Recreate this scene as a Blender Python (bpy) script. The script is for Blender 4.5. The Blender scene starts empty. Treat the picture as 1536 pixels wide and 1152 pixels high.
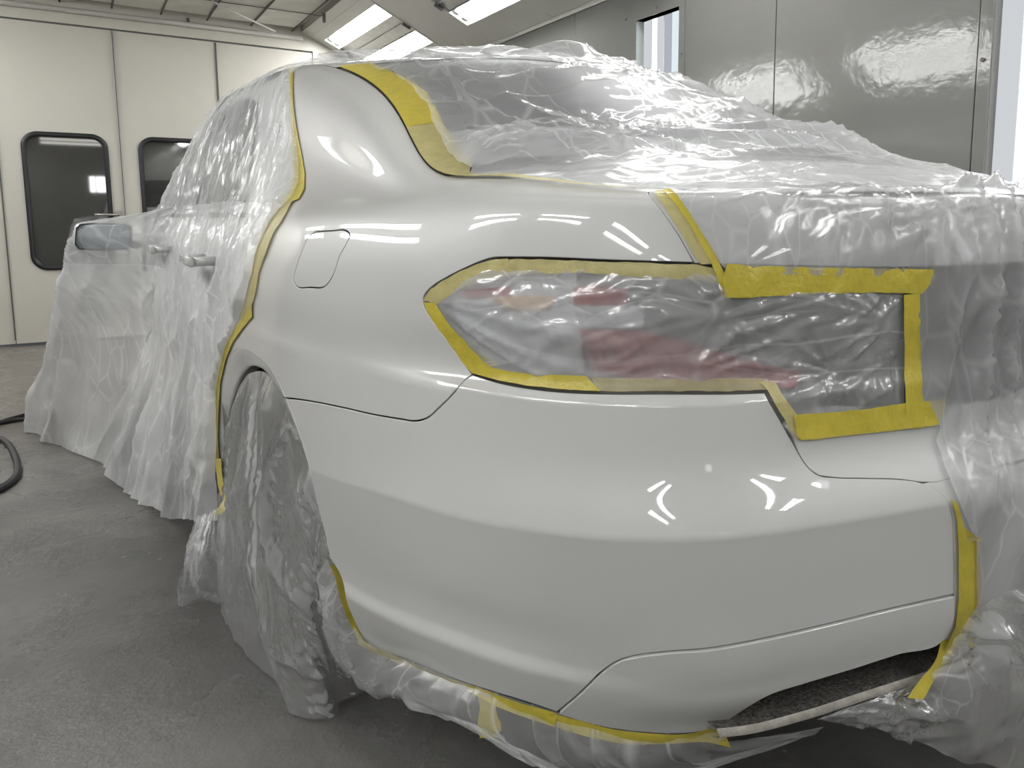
import bpy, bmesh, math, random
import numpy as np
from mathutils import Vector, Matrix, Euler
from mathutils.geometry import delaunay_2d_cdt
random.seed(4)
scene = bpy.context.scene
C = scene.collection

# ------------------------------------------------------------------ camera
CAM = np.array([-1.25, -.67, 1.05]); FPX = 1150.; PPX = (863., 472.)
PITCH = math.atan2(147, 1150); YAW = math.radians(33.0)
cam = bpy.data.cameras.new('camera'); camo = bpy.data.objects.new('camera', cam); C.objects.link(camo)
camo.location = CAM; camo.rotation_euler = (math.pi/2 - PITCH, 0, -YAW)
cam.sensor_width = 36; cam.lens = FPX/1536*36
cam.shift_x = (768-PPX[0])/1536; cam.shift_y = (PPX[1]-576)/1536
cam.clip_start = .02; cam.clip_end = 100
scene.camera = camo
# ------------------------------------------------------------------ light and exposure
scene.view_settings.view_transform = 'Standard'; scene.view_settings.look = 'None'
scene.view_settings.gamma = 1; scene.view_settings.use_curve_mapping = False
scene.view_settings.exposure = 1.0
TUBE = 20.5          # strength of the fluorescent tubes
DAY = 6.0            # strength of the daylit window panes
w = bpy.data.worlds.new('world'); scene.world = w; w.use_nodes = True
w.node_tree.nodes['Background'].inputs[0].default_value = (.75, .85, 1, 1)
w.node_tree.nodes['Background'].inputs[1].default_value = .6
scene.cycles.use_denoising = True
scene.cycles.max_bounces = 14; scene.cycles.transparent_max_bounces = 24
scene.cycles.transmission_bounces = 8; scene.cycles.glossy_bounces = 5; scene.cycles.diffuse_bounces = 4
scene.cycles.caustics_reflective = False; scene.cycles.caustics_refractive = False
scene.cycles.sample_clamp_indirect = 6

# ------------------------------------------------------------------ projection helpers (measure real points off the photo)
fh = np.array([math.sin(YAW), math.cos(YAW), 0]); RV = np.array([math.cos(YAW), -math.sin(YAW), 0])
FV = fh*math.cos(PITCH) - np.array([0, 0, 1])*math.sin(PITCH); UV_ = np.cross(RV, FV)
def ray(u, v): return FV + RV*((u-PPX[0])/FPX) - UV_*((v-PPX[1])/FPX)
def at(u, v, **k):
    r = ray(u, v); (a, val), = k.items(); i = 'xyz'.index(a)
    return CAM + r*(val-CAM[i])/r[i]
def proj(q):
    d = np.asarray(q) - CAM; z = d@FV
    return np.stack([PPX[0]+FPX*(d@RV)/z, PPX[1]-FPX*(d@UV_)/z], -1)

# ------------------------------------------------------------------ numpy noise
_rng = np.random.RandomState(7); _perm = np.tile(_rng.permutation(512), 3)
_ang = _rng.rand(512)*2*np.pi; _g = np.stack([np.cos(_ang), np.sin(_ang)], 1)
def gnoise(x, y, seed=0):
    x = np.asarray(x, float) + seed*17.31; y = np.asarray(y, float) + seed*9.73
    xi = np.floor(x).astype(int); yi = np.floor(y).astype(int); fx = x-xi; fy = y-yi
    u = fx**3*(fx*(fx*6-15)+10); v = fy**3*(fy*(fy*6-15)+10)
    def d(i, j):
        h = _perm[(_perm[(xi+i) & 511] + ((yi+j) & 511)) & 511]; g = _g[h]
        return g[..., 0]*(fx-i) + g[..., 1]*(fy-j)
    a = d(0, 0); b = d(1, 0); c = d(0, 1); e = d(1, 1)
    return 1.5*((a*(1-u)+b*u)*(1-v) + (c*(1-u)+e*u)*v)
def ridge(x, y, seed=0): return 1-2*np.abs(gnoise(x, y, seed))
def folds(a, b, ang, scale, stretch, seed, warp=.35):
    """long sharp folds that run along direction ang"""
    ca, sa = math.cos(ang), math.sin(ang)
    x = a*ca+b*sa; y = -a*sa+b*ca
    y = y + warp*scale*gnoise(x/(scale*stretch)*1.5, y/scale*.6, seed+3)*2
    return np.clip(ridge(x/(scale*stretch), y/scale, seed), 0, 1)**1.6
def crumple(a, b, scale, seed):
    """faceted crumpling: folded planes"""
    r = np.random.RandomState(seed); h = 0
    wa = a + scale*.5*gnoise(a/scale/1.7, b/scale/1.7, seed+1); wb = b + scale*.5*gnoise(a/scale/1.7, b/scale/1.7, seed+2)
    for i in range(4):
        t = r.rand()*6.28; f = (.7+r.rand()*.9)/scale
        p = (wa*math.cos(t)+wb*math.sin(t))*f + r.rand()*9
        h = h + np.abs((p % 1)-.5)*2*(.5+.5*r.rand())*(.5+gnoise(a/scale*.4, b/scale*.4, seed+i+5))
    return h/2
def fan(a, b, a0, b0, k, seed, r0=.05, r1=.5):
    da = a-a0; db = b-b0; r = np.hypot(da, db)+1e-6; th = np.arctan2(db, da)
    return ridge(th*k, r*.8, seed)*np.clip(r/r0, 0, 1)*np.clip(1-(r-r0)/(r1-r0), 0, 1)

# ------------------------------------------------------------------ materials
def N(nt, t, **k):
    n = nt.nodes.new(t)
    for a, b in k.items():
        if a.startswith('i_'):
            key = a[2:]; key = int(key) if key.isdigit() else key.replace('_', ' ')
            n.inputs[key].default_value = b
        else: setattr(n, a, b)
    return n
def newmat(name):
    m = bpy.data.materials.new(name); m.use_nodes = True; nt = m.node_tree; nt.nodes.clear()
    o = nt.nodes.new('ShaderNodeOutputMaterial'); return m, nt, o
def rgba(c): return (c[0], c[1], c[2], 1)
def principled(name, col, rough=.5, metal=0, coat=0, coat_rough=.03, var=0, vscale=8, bump=0, bscale=60, spec=.5, rvar=0, trans=0):
    m, nt, o = newmat(name); L = nt.links.new
    p = N(nt, 'ShaderNodeBsdfPrincipled'); p.inputs['Base Color'].default_value = rgba(col)
    p.inputs['Roughness'].default_value = rough; p.inputs['Metallic'].default_value = metal
    p.inputs['Coat Weight'].default_value = coat; p.inputs['Coat Roughness'].default_value = coat_rough
    p.inputs['Specular IOR Level'].default_value = spec; p.inputs['Transmission Weight'].default_value = trans
    tc = N(nt, 'ShaderNodeTexCoord')
    if var or rvar:
        n = N(nt, 'ShaderNodeTexNoise', i_Scale=vscale, i_Detail=5); L(tc.outputs['Object'], n.inputs['Vector'])
        if var:
            r = N(nt, 'ShaderNodeValToRGB'); L(n.outputs['Fac'], r.inputs[0])
            r.color_ramp.elements[0].position = .3; r.color_ramp.elements[1].position = .7
            r.color_ramp.elements[0].color = rgba([c*(1-var) for c in col]); r.color_ramp.elements[1].color = rgba([min(1, c*(1+var)) for c in col])
            L(r.outputs[0], p.inputs['Base Color'])
        if rvar:
            mr = N(nt, 'ShaderNodeMapRange'); L(n.outputs['Fac'], mr.inputs[0])
            mr.inputs[1].default_value = .3; mr.inputs[2].default_value = .7
            mr.inputs[3].default_value = max(0, rough-rvar); mr.inputs[4].default_value = rough+rvar
            L(mr.outputs[0], p.inputs['Roughness'])
    if bump:
        n2 = N(nt, 'ShaderNodeTexNoise', i_Scale=bscale, i_Detail=4); L(tc.outputs['Object'], n2.inputs['Vector'])
        b = N(nt, 'ShaderNodeBump', i_Strength=bump, i_Distance=.01); L(n2.outputs['Fac'], b.inputs['Height'])
        L(b.outputs[0], p.inputs['Normal'])
    L(p.outputs[0], o.inputs[0]); return m
def emission(name, col, s):
    m, nt, o = newmat(name); e = N(nt, 'ShaderNodeEmission'); e.inputs[0].default_value = rgba(col); e.inputs[1].default_value = s
    nt.links.new(e.outputs[0], o.inputs[0]); return m
def film_mat(name, op=.3, op2=.3, along=False, col=(.955, .96, .97), rough=.16, fine=1.0, scale=1.0, gloss=.6):
    """thin crinkled polythene: see-through, slightly milky, glossy; denser along its creases"""
    m, nt, o = newmat(name); L = nt.links.new
    uv = N(nt, 'ShaderNodeUVMap'); uv.uv_map = 'UVMap'
    mp = N(nt, 'ShaderNodeMapping'); mp.inputs['Scale'].default_value = (scale*.3, scale, 1) if along else (scale, scale*.35, 1); L(uv.outputs[0], mp.inputs[0])
    nz = N(nt, 'ShaderNodeTexNoise', i_Scale=6, i_Detail=2); L(mp.outputs[0], nz.inputs['Vector'])
    wv = N(nt, 'ShaderNodeVectorMath', operation='MULTIPLY_ADD'); L(nz.outputs['Color'], wv.inputs[0])
    wv.inputs[1].default_value = (.07, .07, 0); L(mp.outputs[0], wv.inputs[2])
    def creases(sc, wd, seed):
        ve = N(nt, 'ShaderNodeTexVoronoi', feature='DISTANCE_TO_EDGE', i_Scale=sc); mo = N(nt, 'ShaderNodeVectorMath', operation='ADD'); L(wv.outputs[0], mo.inputs[0]); mo.inputs[1].default_value = (seed, seed*.7, 0)
        L(mo.outputs[0], ve.inputs['Vector'])
        mr = N(nt, 'ShaderNodeMapRange'); L(ve.outputs['Distance'], mr.inputs[0]); mr.inputs[1].default_value = 0; mr.inputs[2].default_value = wd; mr.inputs[3].default_value = 1; mr.inputs[4].default_value = 0
        nk = N(nt, 'ShaderNodeTexNoise', i_Scale=sc*.35, i_Detail=2); L(mo.outputs[0], nk.inputs['Vector'])
        mk = N(nt, 'ShaderNodeMapRange'); L(nk.outputs['Fac'], mk.inputs[0]); mk.inputs[1].default_value = .42; mk.inputs[2].default_value = .66
        ml = N(nt, 'ShaderNodeMath', operation='MULTIPLY'); L(mr.outputs[0], ml.inputs[0]); L(mk.outputs[0], ml.inputs[1]); return ml, ve
    c1_, v1_ = creases(7, .03, 1.3); c2_, v2_ = creases(17, .05, 4.1)
    mxm = N(nt, 'ShaderNodeMath', operation='MAXIMUM'); L(c1_.outputs[0], mxm.inputs[0]); L(c2_.outputs[0], mxm.inputs[1])
    n2 = N(nt, 'ShaderNodeTexNoise', i_Scale=3.2, i_Detail=4); L(wv.outputs[0], n2.inputs['Vector'])
    bd = N(nt, 'ShaderNodeMapRange'); L(n2.outputs['Fac'], bd.inputs[0]); bd.inputs[1].default_value = .35; bd.inputs[2].default_value = .7; bd.inputs[3].default_value = op*.7; bd.inputs[4].default_value = op*1.3
    opv = N(nt, 'ShaderNodeMath', operation='MULTIPLY_ADD', use_clamp=True); L(mxm.outputs[0], opv.inputs[0]); opv.inputs[1].default_value = op2; L(bd.outputs[0], opv.inputs[2])
    bs0 = N(nt, 'ShaderNodeMath', operation='MULTIPLY_ADD'); L(v2_.outputs['Distance'], bs0.inputs[0]); bs0.inputs[1].default_value = .45; L(v1_.outputs['Distance'], bs0.inputs[2])
    bp = N(nt, 'ShaderNodeBump', i_Strength=.5*fine, i_Distance=.02); L(bs0.outputs[0], bp.inputs['Height'])
    di = N(nt, 'ShaderNodeBsdfDiffuse'); di.inputs[0].default_value = rgba(col); L(bp.outputs[0], di.inputs['Normal'])
    tl = N(nt, 'ShaderNodeBsdfTranslucent'); tl.inputs[0].default_value = rgba(col); L(bp.outputs[0], tl.inputs['Normal'])
    dt = N(nt, 'ShaderNodeMixShader'); dt.inputs[0].default_value = .32; L(di.outputs[0], dt.inputs[1]); L(tl.outputs[0], dt.inputs[2])
    tr = N(nt, 'ShaderNodeBsdfTransparent'); tr.inputs[0].default_value = (.97, .975, .98, 1)
    mx = N(nt, 'ShaderNodeMixShader'); L(opv.outputs[0], mx.inputs[0]); L(tr.outputs[0], mx.inputs[1]); L(dt.outputs[0], mx.inputs[2])
    gl = N(nt, 'ShaderNodeBsdfGlossy'); gl.inputs['Roughness'].default_value = rough; L(bp.outputs[0], gl.inputs['Normal'])
    fr = N(nt, 'ShaderNodeFresnel', i_IOR=1.5); L(bp.outputs[0], fr.inputs['Normal'])
    fm = N(nt, 'ShaderNodeMath', operation='MULTIPLY'); L(fr.outputs[0], fm.inputs[0]); fm.inputs[1].default_value = 1.6*gloss/.6
    fc = N(nt, 'ShaderNodeMath', operation='MINIMUM'); L(fm.outputs[0], fc.inputs[0]); fc.inputs[1].default_value = .7
    m2 = N(nt, 'ShaderNodeMixShader'); L(fc.outputs[0], m2.inputs[0]); L(mx.outputs[0], m2.inputs[1]); L(gl.outputs[0], m2.inputs[2])
    L(m2.outputs[0], o.inputs[0]); return m
def tape_mat(name, col, op=.8, rough=.35):
    m, nt, o = newmat(name); L = nt.links.new
    tc = N(nt, 'ShaderNodeTexCoord')
    n = N(nt, 'ShaderNodeTexNoise', i_Scale=45, i_Detail=4); L(tc.outputs['Object'], n.inputs['Vector'])
    r = N(nt, 'ShaderNodeValToRGB'); L(n.outputs['Fac'], r.inputs[0])
    r.color_ramp.elements[0].position = .3; r.color_ramp.elements[1].position = .72
    r.color_ramp.elements[0].color = rgba([c*.9 for c in col]); r.color_ramp.elements[1].color = rgba([min(1, c*1.1) for c in col])
    p = N(nt, 'ShaderNodeBsdfPrincipled'); L(r.outputs[0], p.inputs['Base Color']); p.inputs['Roughness'].default_value = rough
    n2 = N(nt, 'ShaderNodeTexNoise', i_Scale=120, i_Detail=4); L(tc.outputs['Object'], n2.inputs['Vector'])
    b = N(nt, 'ShaderNodeBump', i_Strength=.35, i_Distance=.004); L(n2.outputs['Fac'], b.inputs['Height']); L(b.outputs[0], p.inputs['Normal'])
    tr = N(nt, 'ShaderNodeBsdfTransparent'); tr.inputs[0].default_value = rgba([min(1, c*.6+.45) for c in col])
    mx = N(nt, 'ShaderNodeMixShader'); mx.inputs[0].default_value = op; L(tr.outputs[0], mx.inputs[1]); L(p.outputs[0], mx.inputs[2])
    L(mx.outputs[0], o.inputs[0]); return m

M = {}
M['paint'] = principled('pearl_white_paint', (.54, .542, .535), .40, coat=1, coat_rough=.02, spec=.4)
M['dark'] = principled('dark_cavity', (.012, .012, .013), .7)
M['gap'] = principled('seam_black', (.02, .02, .02), .6)
M['glass'] = principled('tinted_window_glass', (.035, .04, .043), .06, spec=.6)
M['dustyglass'] = principled('dusty_rear_glass', (.05, .054, .057), .38, spec=.4)
M['silver'] = principled('silver_reflector', (.55, .55, .56), .3, metal=.8, var=.1, vscale=30)
M['lampgrey'] = principled('smoked_lamp_body', (.20, .20, .205), .3, var=.25, vscale=20)
M['red'] = principled('red_lamp_lens', (.36, .02, .026), .25, coat=.6, var=.2, vscale=40)
M['amber'] = principled('amber_lamp_lens', (.75, .5, .3), .25, coat=.5)
M['clear'] = principled('white_lamp_lens', (.62, .63, .66), .25, coat=.6, var=.15, vscale=30)
M['plate'] = principled('recess_shade_grey', (.045, .045, .048), .5, var=.2, vscale=15)  # dark grey carries the shadow inside the number plate recess
M['rubber'] = principled('tyre_rubber', (.02, .02, .021), .75, bump=.2, bscale=90)
M['alloy'] = principled('alloy_wheel', (.45, .46, .47), .3, metal=.9)
M['mirror'] = principled('mirror_glass', (.33, .40, .46), .12, metal=.6)
M['chrome'] = principled('chrome', (.75, .75, .76), .12, metal=1)
M['sooty'] = principled('speckled_diffuser_plastic', (.11, .103, .094), .5, var=.7, vscale=160, bump=.7, bscale=260)
M['lip'] = principled('dusty_beige_lip', (.40, .38, .34), .5, var=.25, vscale=60, bump=.2, bscale=200)
M['film'] = film_mat('clear_masking_film', .34, .12, scale=1.25, rough=.15, fine=.5, gloss=.25)
M['film_door'] = film_mat('film_over_doors', .56, .22, rough=.13, fine=.4, gloss=.13, scale=.8)
M['film_side'] = film_mat('film_over_side_windows', .32, .22, rough=.12, fine=.4, gloss=.10)
M['film_right'] = film_mat('film_fall', .34, .22, rough=.14, fine=.6, gloss=.2, scale=1.6)
M['film_gather'] = film_mat('gathered_film', .34, .3, rough=.16, fine=.5, gloss=.14, scale=1.6, along=True)
M['film_skirt'] = film_mat('film_skirt', .27, .28, rough=.24, fine=.5, gloss=.03)
M['film_thin'] = film_mat('thin_masking_film', .35, .28, along=True, scale=1.6, gloss=.5, fine=.5, rough=.12)
M['film_glass'] = film_mat('film_over_glass', .29, .18, scale=.9, rough=.15, fine=.45, gloss=.12)
M['film_dark'] = film_mat('film_round_wheel', .48, .28, scale=1.0, gloss=.3, fine=.4, rough=.14)
M['tape'] = tape_mat('yellow_masking_tape', (.55, .455, .055), .9)
M['tape_pale'] = tape_mat('pale_film_covered_tape', (.58, .515, .23), .74)
M['tape_film'] = tape_mat('translucent_tape', (.58, .53, .32), .5)

# ------------------------------------------------------------------ object helpers
def setp(o, label=None, cat=None, group=None, kind=None):
    if label: o['label'] = label
    if cat: o['category'] = cat
    if group: o['group'] = group
    if kind: o['kind'] = kind
    return o
def empty(name, label=None, cat=None, loc=(0, 0, 0), group=None, kind=None):
    o = bpy.data.objects.new(name, None); C.objects.link(o); o.location = loc; o.empty_display_size = .1
    return setp(o, label, cat, group, kind)
def meshobj(name, V, F, mat, parent=None, smooth=True, uv=None, normals=None):
    me = bpy.data.meshes.new(name); me.from_pydata([tuple(map(float, v)) for v in V], [], [tuple(map(int, f)) for f in F]); me.update()
    if smooth: me.polygons.foreach_set('use_smooth', [True]*len(me.polygons))
    if uv is not None:
        l = me.uv_layers.new(name='UVMap'); li = np.empty(len(me.loops), int); me.loops.foreach_get('vertex_index', li)
        l.data.foreach_set('uv', np.asarray(uv, float)[li].ravel())
    if normals is not None: me.normals_split_custom_set_from_vertices([tuple(map(float, n)) for n in normals])
    me.materials.append(mat)
    o = bpy.data.objects.new(name, me); C.objects.link(o)
    if parent is not None: o.parent = parent; o.matrix_parent_inverse = parent.matrix_basis.inverted()
    return o
def shared(name, me, parent=None, loc=(0, 0, 0), rot=(0, 0, 0)):
    o = bpy.data.objects.new(name, me); C.objects.link(o); o.location = loc; o.rotation_euler = rot
    if parent is not None: o.parent = parent; o.matrix_parent_inverse = parent.matrix_basis.inverted()
    return o
def bmobj(name, bm, mat, parent=None, smooth=False):
    me = bpy.data.meshes.new(name); bm.to_mesh(me); bm.free()
    if smooth: me.polygons.foreach_set('use_smooth', [True]*len(me.polygons))
    me.materials.append(mat); o = bpy.data.objects.new(name, me); C.objects.link(o)
    if parent is not None: o.parent = parent; o.matrix_parent_inverse = parent.matrix_basis.inverted()
    return o
def bbox(bm, x0, x1, y0, y1, z0, z1, bevel=0):
    r = bmesh.ops.create_cube(bm, size=1)
    bmesh.ops.transform(bm, verts=r['verts'], matrix=Matrix.Translation(((x0+x1)/2, (y0+y1)/2, (z0+z1)/2)) @ Matrix.Diagonal((abs(x1-x0), abs(y1-y0), abs(z1-z0), 1)))
    if bevel:
        ed = list({e for v in r['verts'] for e in v.link_edges})
        bmesh.ops.bevel(bm, geom=ed, offset=bevel, segments=2, affect='EDGES', profile=.5)
def box(name, x0, x1, y0, y1, z0, z1, mat, parent=None, bevel=0):
    bm = bmesh.new(); bbox(bm, x0, x1, y0, y1, z0, z1, bevel); return bmobj(name, bm, mat, parent)
def tube(pts, r, n=8):
    P = np.asarray(pts, float); T = np.gradient(P, axis=0); T /= np.linalg.norm(T, axis=1)[:, None]
    up = np.array([0, 0, 1.]) if abs(T[0][2]) < .9 else np.array([1., 0, 0])
    V = []; F = []
    for p, t in zip(P, T):
        a = np.cross(t, up); a /= np.linalg.norm(a); b = np.cross(a, t)
        for k in range(n):
            th = 2*math.pi*k/n; V.append(p + r*(a*math.cos(th)+b*math.sin(th)))
    for i in range(len(P)-1):
        for k in range(n): F.append((i*n+k, i*n+(k+1) % n, (i+1)*n+(k+1) % n, (i+1)*n+k))
    F.append(tuple(range(n))[::-1]); F.append(tuple(range((len(P)-1)*n, len(P)*n)))
    return V, F
def gridF(n, m): return [(i*m+j, i*m+j+1, (i+1)*m+j+1, (i+1)*m+j) for i in range(n-1) for j in range(m-1)]
def vnormals(V, n, m):
    G = np.asarray(V).reshape(n, m, 3); du = np.gradient(G, axis=0); dv = np.gradient(G, axis=1)
    c = np.cross(du, dv); l = np.linalg.norm(c, axis=2, keepdims=True); return (c/np.maximum(l, 1e-9)).reshape(-1, 3)
def crspline(pts, step, sharp=()):
    """Catmull-Rom through 2-D/3-D points, broken at the sharp indices; returns samples about step apart"""
    pts = [np.asarray(p, float) for p in pts]; out = [pts[0]]; n = len(pts)
    for i in range(n-1):
        p1, p2 = pts[i], pts[i+1]; L = np.linalg.norm(p2-p1)
        p0 = pts[i-1] if i > 0 and i not in sharp else p1-(p2-p1)
        p3 = pts[i+2] if i+2 < n and (i+1) not in sharp else p2+(p2-p1)
        l0 = np.linalg.norm(p1-p0)+1e-9; l2 = np.linalg.norm(p3-p2)+1e-9
        m1 = ((p1-p0)/l0*L + (p2-p1)*l0/L*1.0)*L/(l0+L) if True else 0
        m1 = ((p2-p1)/L*l0 + (p1-p0)/l0*L)/(l0+L)*L
        m2 = ((p2-p1)/L*l2 + (p3-p2)/l2*L)/(l2+L)*L
        k = max(1, int(L/step))
        for j in range(1, k+1):
            t = j/k; out.append((2*t**3-3*t**2+1)*p1+(t**3-2*t**2+t)*m1+(-2*t**3+3*t**2)*p2+(t**3-t**2)*m2)
    return np.array(out)

# ------------------------------------------------------------------ car body surface S(a, b): a runs round the plan from the rear centre, b up the flank
ST = np.array([(0, -.09), (-.223, -.064), (-.432, -.019), (-.60, .036), (-.70, .105), (-.775, .19), (-.825, .285), (-.862, .418), (-.90, .62), (-.93, .85), (-.943, 1.2), (-.95, 1.6), (-.972, 2.4), (-.985, 3.2), (-.978, 3.75), (-.965, 4.2), (-.85, 4.72), (-.5, 4.98), (0, 5.04)])
NS = len(ST)
_full = np.vstack([[(-ST[2, 0], ST[2, 1]), (-ST[1, 0], ST[1, 1])], ST, [(-ST[-2, 0], ST[-2, 1])]])
_k = np.concatenate([[0], np.cumsum(np.linalg.norm(np.diff(_full, axis=0), axis=1))]); _k -= _k[2]
KA = _k[2:2+NS]           # arc-length knot of each station
def cspline_coef(x, Y):
    """natural cubic spline second derivatives"""
    n = len(x); h = np.diff(x); A = np.zeros((n, n)); R_ = np.zeros((n,)+Y.shape[1:]); A[0, 0] = A[-1, -1] = 1
    for i in range(1, n-1):
        A[i, i-1] = h[i-1]; A[i, i] = 2*(h[i-1]+h[i]); A[i, i+1] = h[i]
        R_[i] = 6*((Y[i+1]-Y[i])/h[i]-(Y[i]-Y[i-1])/h[i-1])
    return np.linalg.solve(A, R_.reshape(n, -1)).reshape(R_.shape)
def cspline_eval(x, Y, M2, q):
    i = np.clip(np.searchsorted(x, q)-1, 0, len(x)-2); h = x[i+1]-x[i]
    A = (x[i+1]-q)/h; B = (q-x[i])/h
    sh = (slice(None),)+(None,)*(Y.ndim-1); A = A[sh]; B = B[sh]; h = h[sh]
    return A*Y[i]+B*Y[i+1]+((A**3-A)*M2[i]+(B**3-B)*M2[i+1])*h*h/6
def dense_tangent():
    m = cspline_coef(_k, _full); e = 1e-4
    return (cspline_eval(_k, _full, m, KA+e)-cspline_eval(_k, _full, m, KA-e))/(2*e)
_t = dense_tangent(); NIN = np.stack([_t[:, 1], -_t[:, 0]], 1); NIN /= np.linalg.norm(NIN, axis=1)[:, None]
if NIN[0, 1] < 0: NIN = -NIN
def tab(d):
    ks = sorted(d); return np.interp(np.arange(NS), ks, [d[k] for k in ks])
def sh_(d, dz): return {k: v+dz for k, v in d.items()}
CZ = {0: .64, 5: .64, 6: .635, 7: .627, 8: .606, 9: .59, 10: .585}          # height of the bumper crease
LZ = {0: .405, 3: .41, 4: .42, 5: .428, 6: .428, 7: .411, 8: .387, 10: .37}   # height of the lower crease
ROWS = [  # (inset by station, z by station)
 ({0: .09, 3: .085, 5: .055, 8: .05, 10: .05}, {0: .25, 8: .25, 10: .23}),
 ({0: .056, 3: .054, 5: .030, 6: .028, 8: .027, 10: .03}, {0: .335, 7: .335, 8: .31, 10: .29}),
 ({0: .023, 3: .022, 4: .015, 5: .0085, 6: .0072, 8: .008, 10: .012}, sh_(LZ, -.010)),
 ({0: .021, 3: .020, 4: .013, 5: .0065, 6: .0052, 8: .006, 10: .01}, LZ),
 ({0: .015, 3: .0148, 4: .0135, 5: .0125, 6: .0125, 8: .0125, 10: .009}, sh_(LZ, .022)),
 ({0: .0125, 4: .0125, 5: .0128, 6: .0128, 8: .0126, 10: .0085}, sh_(LZ, .034)),
 ({0: .0045, 5: .006, 8: .006}, {0: .54, 8: .52, 10: .49}),
 ({0: .0004}, sh_(CZ, -.013)),
 ({0: .0}, sh_(CZ, -.005)),
 ({0: .0012, 8: .001, 9: .0005}, CZ),
 ({0: .0032, 7: .0028, 8: .002, 9: .001, 10: .0007}, sh_(CZ, .0055)),
 ({0: .050, 1: .047, 2: .041, 3: .034, 5: .032, 6: .03, 7: .026, 8: .02, 9: .012, 10: .006}, {0: .73}),
 ({0: .058, 1: .056, 2: .051, 3: .0455, 5: .0447, 6: .042, 7: .0365, 8: .0295, 9: .018, 10: .0105}, {0: .792, 5: .792, 6: .794, 15: .77, 16: .69, 18: .67}),
 ({0: .059, 1: .057, 2: .0525, 3: .0475, 5: .0465, 6: .044, 7: .038, 8: .031, 9: .019, 10: .011}, {0: .802, 5: .802, 6: .804, 15: .78, 16: .70, 18: .68}),
 ({0: .063, 1: .062, 2: .060, 3: .058, 5: .058, 6: .056, 7: .047, 8: .034, 9: .022, 10: .013}, {0: .82, 15: .80, 16: .72, 18: .70}),
 ({0: .065, 3: .061, 6: .060, 7: .053, 8: .042, 9: .031, 10: .023}, {0: .91, 14: .90, 15: .87, 16: .78, 18: .75}),
 ({0: .068, 3: .066, 6: .068, 7: .065, 8: .06, 9: .052, 10: .046}, {0: .99, 13: .98, 14: .96, 15: .93, 16: .82, 18: .79}),
 ({0: .082, 3: .081, 4: .080, 5: .080, 6: .085, 7: .09, 8: .088, 9: .082, 10: .078}, {0: 1.045, 13: 1.045, 14: 1.03, 15: .98, 16: .85, 18: .82}),
 ({0: .095, 3: .096, 4: .100, 5: .108, 6: .118, 7: .13, 15: .105, 16: .13, 18: .13}, {0: 1.077, 3: 1.071, 5: 1.078, 6: 1.083, 7: 1.09, 15: 1.0, 16: .87, 18: .84}),
 ({0: .116, 3: .118, 4: .128, 5: .147, 6: .165, 7: .18, 15: .16, 16: .18, 18: .18}, {0: 1.089, 3: 1.083, 4: 1.087, 5: 1.094, 6: 1.102, 7: 1.111, 15: 1.02, 16: .88, 18: .85}),
]
XPL = {(18, 8): (-.765, .645, 1.09), (19, 8): (-.70, .635, 1.13), (18, 9): (-.765, .865, 1.118), (19, 9): (-.663, .87, 1.23),
       (18, 10): (-.765, 1.2, 1.185), (19, 10): (-.622, 1.2, 1.368), (18, 11): (-.775, 1.6, 1.285), (19, 11): (-.635, 1.62, 1.480),
       (18, 12): (-.815, 2.4, 1.29), (19, 12): (-.70, 2.4, 1.515), (18, 13): (-.84, 3.2, 1.24), (19, 13): (-.745, 3.12, 1.43),
       (18, 14): (-.885, 3.72, 1.07), (19, 14): (-.86, 3.7, 1.10)}
NR = len(ROWS); CTRL = np.zeros((NR, NS, 3))
for i, (I, Z) in enumerate(ROWS):
    ins = tab(I); z = tab(Z); CTRL[i, :, :2] = ST+NIN*ins[:, None]; CTRL[i, :, 2] = z
for (i, j), p in XPL.items(): CTRL[i, j] = p
_bul = np.interp(np.arange(NS), [7, 8, 9, 10, 11, 12, 13, 14], [0, .012, .037, .046, .036, .014, .008, 0])
_ex = CTRL[18]*.27+CTRL[19]*.73+_bul[:, None]*np.array([-.75, -.38, .45])
CTRL = np.concatenate([CTRL[:19], _ex[None], CTRL[19:]], 0); NR += 1
_mir = np.array([-1, 1, 1])
_C = np.concatenate([CTRL[:, [2]]*_mir, CTRL[:, [1]]*_mir, CTRL, CTRL[:, [-2]]*_mir], axis=1)      # rows x stations
_C = np.swapaxes(_C, 0, 1); _M2 = cspline_coef(_k, _C)
KB = np.concatenate([[0], np.cumsum(np.linalg.norm(np.diff(CTRL[:, 3:13], axis=0), axis=2).mean(1))])
AMAX = KA[-1]; BMAX = KB[-1]
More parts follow.
